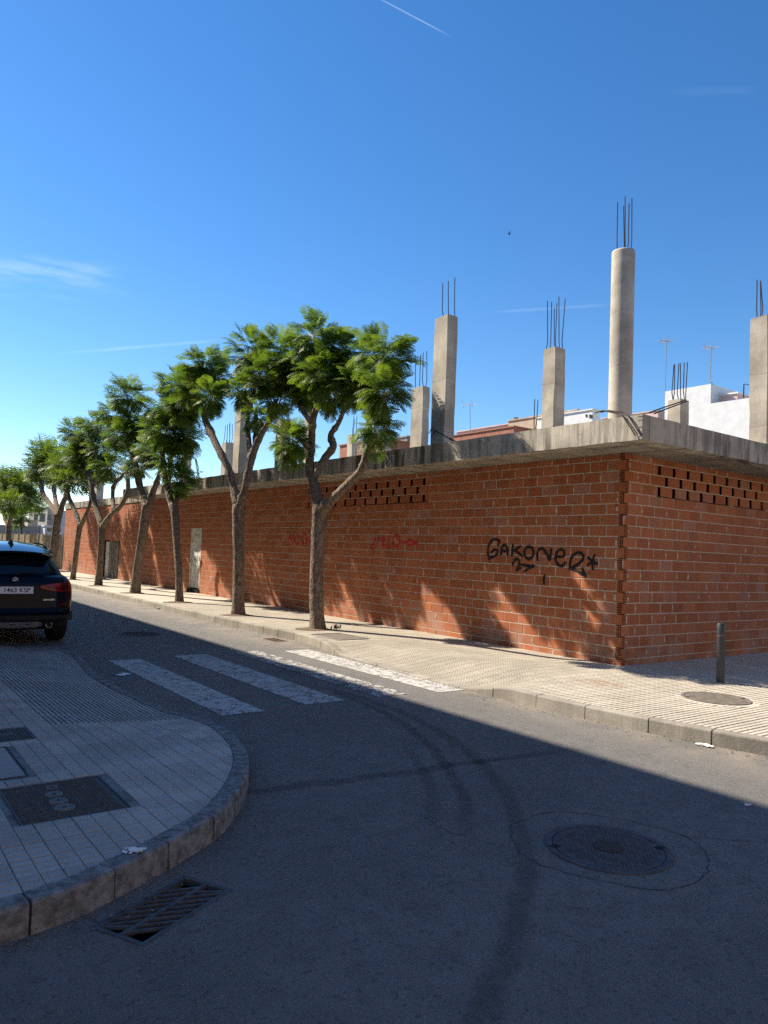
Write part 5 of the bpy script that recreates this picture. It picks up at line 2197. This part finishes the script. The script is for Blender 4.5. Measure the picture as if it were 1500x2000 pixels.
def build_car():
    car = empty('parked_car', (-7.30, 5.78, RZ))
    tag(car, 'dark blue black sport utility car parked with its tail to the pavement', 'car')
    LEN = 4.70
    # level: z, rear y, half width, front y
    LOW = [(0.25, 0.24, 0.74, 4.45), (0.30, 0.10, 0.84, 4.60), (0.42, 0.02, 0.90, 4.68), (0.54, 0.00, 0.935, 4.70), (0.60, 0.035, 0.935, 4.70), (0.74, 0.055, 0.945, 4.68),
           (0.86, 0.07, 0.94, 4.66), (0.96, 0.085, 0.925, 4.60), (1.02, 0.10, 0.90, 4.5), (1.08, 0.145, 0.86, 4.3), (1.115, 0.19, 0.80, 4.0)]
    TOP = [(1.10, 0.19, 0.80, 3.55), (1.20, 0.25, 0.755, 3.20), (1.32, 0.335, 0.695, 2.85), (1.44, 0.43, 0.625, 2.55), (1.50, 0.48, 0.598, 2.4)]
    NQ = 3.0

    def lev(T, z):
        zs = [t[0] for t in T]
        return tuple(float(np.interp(z, zs, [t[k] for t in T])) for k in (1, 2, 3))

    def ring(T, z, cr=0.55, cf=0.9, n=12):
        ry, w, fy = lev(T, z)
        pts = []
        for k in range(n + 1):
            a = math.pi / 2 * k / n
            pts.append((w * math.sin(a) ** (2 / NQ), ry + cr * (1 - math.cos(a) ** (2 / NQ))))
        pts.append((w, ry + cr + (fy - ry - cr - cf) * .33))
        pts.append((w, ry + cr + (fy - ry - cr - cf) * .66))
        for k in range(n + 1):
            a = math.pi / 2 * (1 - k / n)
            pts.append((w * math.sin(a) ** (2 / NQ), fy - cf * (1 - math.cos(a) ** (2 / NQ))))
        full = pts + [(-x, y) for x, y in reversed(pts[1:-1])]
        return [(x, y, z) for x, y in full]

    def rear_y(x, z):
        T = LOW if z < 1.105 else TOP
        ry, w, _ = lev(T, z)
        u = min(1.0, abs(x) / w)
        return ry + 0.55 * (1 - (1 - u ** NQ) ** (1 / NQ))

    def loft(T, zs, name, mat, parent, cap=True):
        rings = [ring(T, z) for z in zs]
        n = len(rings[0])
        vs = [p for r in rings for p in r]
        fs = [(L * n + i, L * n + (i + 1) % n, (L + 1) * n + (i + 1) % n, (L + 1) * n + i) for L in range(len(rings) - 1) for i in range(n)]
        if cap:
            fs += [tuple(reversed(range(n))), tuple(range((len(rings) - 1) * n, len(rings) * n))]
        o = mesh(name, vs, fs, mat, parent, smooth=True)
        m_ = o.modifiers.new('es', 'EDGE_SPLIT')
        m_.split_angle = math.radians(32)
        return o

    def fine(T, step=0.03):
        z0, z1 = T[0][0], T[-1][0]
        n = int((z1 - z0) / step)
        return sorted(set([round(z0 + (z1 - z0) * k / n, 4) for k in range(n + 1)] + [t[0] for t in T]))

    body = loft(LOW, [z for z in fine(LOW) if z >= 0.415], 'body', M['car'], car)
    loft(LOW, [0.25, 0.28, 0.30, 0.34, 0.38, 0.414], 'lower_bumper', M['plastic'], car)
    cabin = loft(TOP, fine(TOP), 'cabin', M['car'], car)
    # roof skin running out into the spoiler, gently crowned
    def roof_z(x, y):
        zc = float(np.interp(y, [0.2, 0.35, 0.6, 1.0, 1.5, 2.4], [1.497, 1.535, 1.588, 1.632, 1.652, 1.60]))
        u = min(1.0, abs(x) / 0.59)
        return zc - 0.045 * u * u - 0.03 * u ** 6
    ys_ = [0.2, 0.24, 0.3, 0.4, 0.5, 0.6, 0.75, 0.9, 1.1, 1.35, 1.6, 1.9, 2.2, 2.4]
    us_ = [-1 + 2 * k / 24 for k in range(25)]
    vs, fs = [], []
    for y in ys_:
        hw = 0.588 - 0.03 * max(0, (0.4 - y) / 0.2)
        for u in us_:
            x = hw * u
            vs.append((x, y + (0.10 * abs(u) ** 5 if y < 0.45 else 0), roof_z(x, y)))
    nu = len(us_)
    for a in range(len(ys_) - 1):
        for b in range(nu - 1):
            p = a * nu + b
            fs.append((p, p + 1, p + nu + 1, p + nu))
    # skirt down to the cabin, spoiler lip and underside
    o_ = len(vs)
    for a, y in enumerate(ys_):
        for u in (0, nu - 1):
            v = vs[a * nu + u]
            vs.append((v[0] * (1.02 if y > .45 else 1.0), v[1], v[2] - 0.03 if y < 0.5 else 1.478))
    for a in range(len(ys_) - 1):
        fs.append((a * nu, (a + 1) * nu, o_ + 2 * (a + 1), o_ + 2 * a))
        fs.append((a * nu + nu - 1, o_ + 2 * a + 1, o_ + 2 * (a + 1) + 1, (a + 1) * nu + nu - 1))
    o_ = len(vs)
    for b in range(nu):
        v = vs[b]
        vs += [(v[0], v[1] + 0.004, v[2] - 0.028), (v[0] * .98, v[1] + 0.26, v[2] - 0.085)]
    for b in range(nu - 1):
        fs.append((b, o_ + 2 * b, o_ + 2 * b + 2, b + 1))
        fs.append((o_ + 2 * b, o_ + 2 * b + 1, o_ + 2 * b + 3, o_ + 2 * b + 2))
    roof = mesh('roof', vs, fs, M['car_roof'], car, smooth=True)
    m_ = roof.modifiers.new('es', 'EDGE_SPLIT')
    m_.split_angle = 0.6

    def patch(name, mat, parent, cols, out=0.006, thick=True, rows=6, smooth=True):
        """skin laid on the tail: cols is a list of (x, z_low, z_high)"""
        vs, fs = [], []
        for (x, a, b) in cols:
            for k in range(rows + 1):
                z = a + (b - a) * k / rows
                vs.append((x, rear_y(x, z) - out, z))
        m_ = len(cols)
        for i in range(m_ - 1):
            for k in range(rows):
                p = i * (rows + 1) + k
                fs.append((p, p + rows + 1, p + rows + 2, p + 1))
        if thick:
            o = len(vs)
            vs += [(v[0], v[1] + out + 0.01, v[2]) for v in vs]
            rim = [k for k in range(rows + 1)] + [(i) * (rows + 1) + rows for i in range(1, m_)] + [(m_ - 1) * (rows + 1) + k for k in range(rows - 1, -1, -1)] + [i * (rows + 1) for i in range(m_ - 2, 0, -1)]
            for a, b in zip(rim, rim[1:] + rim[:1]):
                fs.append((a, b, b + o, a + o))
        ob = mesh(name, vs, fs, mat, parent, smooth=smooth)
        if smooth:
            m2 = ob.modifiers.new('es', 'EDGE_SPLIT')
            m2.split_angle = math.radians(40)
        return ob

    xs = [-0.62 + 1.24 * k / 24 for k in range(25)]
    win = patch('rear_window', M['car_glass'], car, [(x, 1.135 + 0.03 * (abs(x) / .62) ** 3, 1.40 - 0.10 * max(0, (abs(x) - .44) / .18) ** 1.5) for x in xs], 0.005)
    # wiper
    wp = MB()
    wp.tube([(0.02, rear_y(0, 1.14) - 0.02, 1.135), (0.12, rear_y(.12, 1.15) - 0.022, 1.155), (0.36, rear_y(.36, 1.16) - 0.02, 1.15)], [0.014, 0.010, 0.006], 6)
    wp.build('wiper', M['plastic'], win)
    hd = MB()
    for hx in (-0.08, -0.42, 0.3):
        pass
    # roof rails, fin aerial
    for sg in (-1, 1):
        rl = MB()
        rl.tube([(sg * 0.54, yy, roof_z(0.54, yy) + hh) for yy, hh in ((0.62, -0.01), (0.72, 0.018), (1.0, 0.026), (1.5, 0.026), (2.0, 0.02), (2.2, -0.01))], 0.015, 8)
        rl.build('roof_rail', M['plastic'], car, smooth=True)
    fn = MB()
    fn.add([(-0.035, 0.62, 1.585), (0.035, 0.62, 1.585), (0.03, 0.85, 1.605), (-0.03, 0.85, 1.605), (-0.004, 0.60, 1.66), (0.004, 0.60, 1.66), (0.004, 0.65, 1.67), (-0.004, 0.65, 1.67)],
           [(0, 1, 5, 4), (1, 2, 6, 5), (2, 3, 7, 6), (3, 0, 4, 7), (4, 5, 6, 7)])
    fn.build('roof_aerial', M['plastic'], roof)
    # tail lights
    for sg in (-1, 1):
        cols = []
        for kx in range(19):
            x = 0.365 + (0.915 - 0.365) * kx / 18
            lo = float(np.interp(x, [0.365, 0.42, 0.52, 0.62, 0.72, 0.915], [0.925, 0.905, 0.882, 0.866, 0.858, 0.868]))
            hi = float(np.interp(x, [0.365, 0.45, 0.62, 0.75, 0.915], [0.955, 0.972, 0.992, 1.004, 1.000]))
            cols.append((sg * x, lo, hi))
        if sg < 0:
            cols = cols[::-1]
        tl = patch('tail_light', M['red_lens'], car, cols, 0.014)
        cols = []
        for kx in range(9):
            x = 0.42 + 0.28 * kx / 8
            c = float(np.interp(x, [0.42, 0.5, 0.6, 0.7], [0.937, 0.935, 0.918, 0.91]))
            cols.append((sg * x, c - 0.012, c + 0.012))
        patch('light_bar', M['dark_lens'], tl, cols if sg > 0 else cols[::-1], 0.017, False, 1)
        cols = [(sg * x, 0.872, 0.995) for x in (0.70, 0.75, 0.80, 0.85, 0.90)]
        patch('indicator', M['dark_lens'], tl, cols if sg > 0 else cols[::-1], 0.0165, False, 3)
        cols = [(sg * x, 0.640, 0.668) for x in (0.66, 0.72, 0.78, 0.84)]
        patch('reflector', M['dark_lens'], car, cols if sg > 0 else cols[::-1], 0.006)
        # exhaust
        ex = MB()
        y0 = rear_y(0.52, 0.33) - 0.015
        nn = 20
        vs = []
        for rr, yy in ((0.041, y0 + 0.12), (0.043, y0), (0.036, y0), (0.034, y0 + 0.1)):
            vs += [(sg * 0.535 + rr * 1.15 * math.cos(2 * math.pi * q / nn), yy, 0.325 + rr * math.sin(2 * math.pi * q / nn)) for q in range(nn)]
        ex.add(vs, [(L * nn + q, L * nn + (q + 1) % nn, (L + 1) * nn + (q + 1) % nn, (L + 1) * nn + q) for L in range(3) for q in range(nn)])
        e = ex.build('exhaust', M['chrome'], car, smooth=True)
        ih = MB()
        ih.add([(sg * 0.535 + 0.038 * math.cos(2 * math.pi * q / nn), y0 + 0.05, 0.325 + 0.034 * math.sin(2 * math.pi * q / nn)) for q in range(nn)], [tuple(range(nn))])
        ih.build('bore', M['black'], e)
    # bumper trim: dark band, silver skid plate with two slots
    patch('bumper_trim', M['plastic'], car, [(x, 0.405, 0.50 - 0.02 * abs(x)) for x in [-0.86 + 1.72 * k / 30 for k in range(31)]], 0.008)
    skid = patch('skid_plate', M['silver'], car, [(x, 0.285 + 0.05 * max(0, (abs(x) - .36) / .06), 0.392 - 0.03 * max(0, (abs(x) - .36) / .06)) for x in [-0.42 + 0.84 * k / 24 for k in range(25)]], 0.035)
    for x in (-0.28, -0.02, 0.19):
        patch('slot', M['chrome'], skid, [(x - 0.045, 0.345, 0.358), (x + 0.045, 0.350, 0.363)], 0.038, False, 1)
    patch('tailgate_seam', M['black'], body, [(x, 0.603, 0.609) for x in [-0.74 + 1.48 * k / 24 for k in range(25)]], 0.002, False, 1)
    # plate, badge, model lettering
    yp = rear_y(0.0, 0.885)
    pl = MB()
    pl.box(-0.26, 0.26, yp - 0.020, yp - 0.006, 0.832, 0.940)
    plate = pl.build('number_plate', M['plate'], car)
    eb = MB()
    eb.box(-0.258, -0.218, yp - 0.0212, yp - 0.019, 0.834, 0.938)
    eb.build('plate_band', M['eu_blue'], plate)
    text_mesh('plate_text', '1463 KSP', 0.098, M['plate_ink'], plate, (0.022, yp - 0.0212, 0.886), (math.pi / 2, 0, 0), 0.0004, 1.02, 0.0012)
    yb = rear_y(0, 1.045)
    bd = MB()
    nn = 28

    def disc_y(r, y, z, n=nn, x=0.0, th=0.006):
        vs = [(x + r * math.cos(2 * math.pi * q / n), y, z + r * math.sin(2 * math.pi * q / n)) for q in range(n)]
        vs += [(v[0], y + th, v[2]) for v in vs]
        return vs, [tuple(range(n))] + [(q, n + q, n + (q + 1) % n, (q + 1) % n) for q in range(n)]

    bd.add(*disc_y(0.041, yb - 0.014, 1.045, th=0.02))
    badge = bd.build('badge', M['plastic'], car)
    for q in range(4):
        qm = MB()
        a0 = math.pi / 2 * q
        r = 0.025
        vs = [(0, yb - 0.0155, 1.045)] + [(r * math.cos(a0 + math.pi / 2 * k / 6), yb - 0.0155, 1.045 + r * math.sin(a0 + math.pi / 2 * k / 6)) for k in range(7)]
        qm.add(vs, [tuple(range(8))])
        qm.build('quadrant', M['plate'] if q % 2 == 0 else M['badge_blue'], badge)
    rg = MB()
    vs = []
    for rr in (0.041, 0.037):
        vs += [(rr * math.cos(2 * math.pi * q / nn), yb - 0.0158, 1.045 + rr * math.sin(2 * math.pi * q / nn)) for q in range(nn)]
    rg.add(vs, [(q, (q + 1) % nn, nn + (q + 1) % nn, nn + q) for q in range(nn)])
    rg.build('badge_rim', M['chrome'], badge)
    ym = rear_y(0.50, 0.735)
    text_mesh('model_text', 'xDrive20d', 0.036, M['chrome'], body, (0.50, ym - 0.010, 0.735), (math.pi / 2, 0, math.atan2(rear_y(.6, .735) - rear_y(.4, .735), .2)), 0.002, 1.15)
    # wheels
    for (sx, wy) in ((1, 0.86), (-1, 0.86), (1, 3.72), (-1, 3.72)):
        w = MB()
        nn2 = 36
        prof = [(0.25, -0.115), (0.335, -0.118), (0.362, -0.095), (0.368, -0.05), (0.368, 0.05), (0.362, 0.095), (0.335, 0.118), (0.25, 0.115)]
        vs = []
        for rr, xx in prof:
            vs += [(sx * 0.80 + xx, wy + rr * math.cos(2 * math.pi * q / nn2), 0.366 + rr * math.sin(2 * math.pi * q / nn2)) for q in range(nn2)]
        w.add(vs, [(L * nn2 + q, L * nn2 + (q + 1) % nn2, (L + 1) * nn2 + (q + 1) % nn2, (L + 1) * nn2 + q) for L in range(len(prof) - 1) for q in range(nn2)])
        wh_ = w.build('wheel', M['rubber'], car, smooth=True)
        d = MB()
        for q in range(5):
            a = 2 * math.pi * q / 5
            c, s_ = math.cos(a), math.sin(a)
            xx = sx * 0.90
            vs = []
            for (rr, hw) in ((0.03, 0.035), (0.25, 0.03)):
                for e in (-1, 1):
                    for dx in (0, -0.03 * sx):
                        vs.append((xx + dx, wy + rr * c - e * hw * s_, 0.366 + rr * s_ + e * hw * c))
            d.add(vs, [(0, 2, 6, 4), (1, 5, 7, 3), (0, 4, 5, 1), (2, 3, 7, 6)])
        d.build('rim', M['silver'], wh_)
        bk = MB()
        bk.add([(sx * 0.78, wy + 0.25 * math.cos(2 * math.pi * q / 24), 0.366 + 0.25 * math.sin(2 * math.pi * q / 24)) for q in range(24)], [tuple(range(24))])
        bk.build('brake_disc', M['iron'], wh_)
        # wheel arch trim
        ar = MB()
        vs, fs = [], []
        for q in range(19):
            a = math.pi * q / 18
            for rr in (0.40, 0.46):
                for xx in (0.78, 0.952):
                    vs.append((sx * xx, wy + rr * math.cos(a), 0.366 + rr * math.sin(a)))
        for q in range(18):
            for (i, j) in ((0, 1), (1, 3), (3, 2), (2, 0)):
                fs.append((q * 4 + i, q * 4 + j, q * 4 + 4 + j, q * 4 + 4 + i))
        ar.add(vs, fs)
        ar.build('wheel_arch', M['plastic'], body)
    ax = MB()
    ax.box(-0.7, 0.7, 0.5, 4.2, 0.22, 0.30)
    ax.build('underbody', M['plastic'], car)
    # side windows and mirrors
    for sg in (-1, 1):
        sw = MB()
        vs, fs = [], []
        for k in range(9):
            y = 0.85 + 2.2 * k / 8
            for z in (1.14, 1.26, 1.40, 1.50):
                ry, w_, fy = lev(TOP, z)
                vs.append((sg * (w_ + 0.005), max(y, ry + 0.45) - (0.25 * (z - 1.14) if k == 8 else 0), z))
        for k in range(8):
            for j in range(3):
                a = k * 4 + j
                fs.append((a, a + 1, a + 5, a + 4) if sg < 0 else (a, a + 4, a + 5, a + 1))
        sw.add(vs, fs)
        sw.build('side_window', M['car_glass'], cabin, smooth=True)
        mr_ = MB()
        bm = bmesh.new()
        bmesh.ops.create_icosphere(bm, subdivisions=2, radius=1)
        mr_.add([(sg * 1.0 + v.co.x * .10, 3.05 + v.co.y * .07, 1.12 + v.co.z * .075) for v in bm.verts], [tuple(v.index for v in f_.verts) for f_ in bm.faces])
        bm.free()
        mr_.tube([(sg * 0.80, 3.08, 1.09), (sg * 0.95, 3.06, 1.10)], 0.025, 6)
        mr_.build('door_mirror', M['car'], car, smooth=True)
    return car


build_car()

# ------------------------------------------------------------------ litter and a bird
def scrap(label, px, py, z, size, seed, mat=None):
    rng = random.Random(seed)
    c = onz(px, py, z)
    n = 7
    mb = MB()
    g_ = []
    for i in range(n):
        for j in range(n):
            g_.append(((i / (n - 1) - .5) * size[0] + rng.uniform(-.008, .008), (j / (n - 1) - .5) * size[1] + rng.uniform(-.008, .008), 0.004 + abs(rng.gauss(0, size[2]))))
    mb.add(g_, [(i * n + j, (i + 1) * n + j, (i + 1) * n + j + 1, i * n + j + 1) for i in range(n - 1) for j in range(n - 1) if rng.random() > 0.06])
    o = mb.build('litter', mat or M['paper'], None, (float(c[0]), float(c[1]), z))
    o.rotation_euler = (0, 0, rng.uniform(0, 3))
    tag(o, label, 'litter')
    return o


scrap('crumpled white paper in the gutter of the sunlit kerb', 1376, 1457, RZ + .002, (0.16, 0.07, 0.012), 1)
scrap('flattened white scrap beside the first zebra stripe', 240, 1318, RZ + .002, (0.22, 0.14, 0.006), 2)
scrap('tiny white scrap out on the shaded asphalt', 1460, 1574, RZ + .002, (0.05, 0.03, 0.006), 3)
scrap('torn pale plastic scrap lying on the near kerb above the drain', 262, 1664, 0.004, (0.10, 0.06, 0.008), 4)
scrap('pale scrap in the gutter near the slender tree', 314, 1190, RZ + .002, (0.22, 0.12, 0.02), 5)
for i, (px, py) in enumerate(((246, 1758), (239, 1779), (217, 1791), (285, 1752), (378, 1786))):
    scrap('small pale crumbs of rubbish along the drain grate', px, py, RZ + 0.006, (0.013, 0.009, 0.004), 10 + i, M['plaster_disc'])['group'] = 'crumbs by the drain'

rng = random.Random(31)
leafbits = MB()
for k in range(700):
    y = rng.uniform(-4.5, 9)
    x0 = float(np.interp(-y, [-p[1] for p in FAR_S], [p[0] for p in FAR_S]))
    x = x0 - abs(rng.gauss(0, .12)) - .01
    s = rng.uniform(.004, .018)
    a = rng.uniform(0, 6.28)
    leafbits.add([(x + s * math.cos(a + q * 1.57), y + s * .5 * math.sin(a + q * 1.57), RZ + .004 + rng.uniform(0, .006)) for q in range(4)], [(0, 1, 2, 3)])
o = leafbits.build('leaf_litter', M['soil'])
tag(o, 'dry leaf crumbs and grit gathered along the sunlit gutter', 'leaf litter', None, 'stuff')
bits2 = MB()
for k in range(900):
    u = rng.random() * (len(NEAR_S) - 40) + 18
    i = int(u)
    i = min(i, len(NEAR_S) - 2)
    a_, b_ = NEAR_S[i], NEAR_S[i + 1]
    d = abs(rng.gauss(0, .10)) + .012
    L_ = math.hypot(b_[0] - a_[0], b_[1] - a_[1]) or 1
    nx, ny = (b_[1] - a_[1]) / L_, -(b_[0] - a_[0]) / L_
    f_ = u - i
    x, y = a_[0] + (b_[0] - a_[0]) * f_ + nx * d, a_[1] + (b_[1] - a_[1]) * f_ + ny * d
    s = rng.uniform(.002, .010)
    a = rng.uniform(0, 6.28)
    bits2.add([(x + s * math.cos(a + q * 1.57), y + s * .6 * math.sin(a + q * 1.57), RZ + .003 + rng.uniform(0, .004)) for q in range(4)], [(0, 1, 2, 3)])
o = bits2.build('grit', M['bed_far'])
tag(o, 'grit and crumbs lying along the shaded near gutter', 'grit', None, 'stuff')


def bird():
    p = CAM + ray(994, 457) * 34
    V = [(0, -.09, 0), (.018, -.02, .012), (-.018, -.02, .012), (0, .03, .02), (0, .075, 0), (.016, 0, -.014), (-.016, 0, -.014), (.02, .12, 0.002), (-.02, .12, 0.002)]
    F = [(0, 1, 3, 2), (1, 5, 4, 3), (2, 3, 4, 6), (0, 5, 1), (0, 2, 6), (0, 6, 5), (5, 6, 4), (4, 7, 3), (4, 3, 8)]
    o = mesh('bird', V, F, M['feather'], None, tuple(p))
    for sg in (-1, 1):
        mesh('wing', [(sg * .012, -.03, .008), (sg * .07, -.045, .05), (sg * .16, .03, .07), (sg * .07, -.01, .055), (sg * .012, .03, .010)], [(0, 1, 3, 4), (1, 2, 3)], M['feather'], o)
    o.rotation_euler = (0.5, 0.5, 0.9)
    tag(o, 'small dark bird in flight against the blue sky', 'bird')


bird()
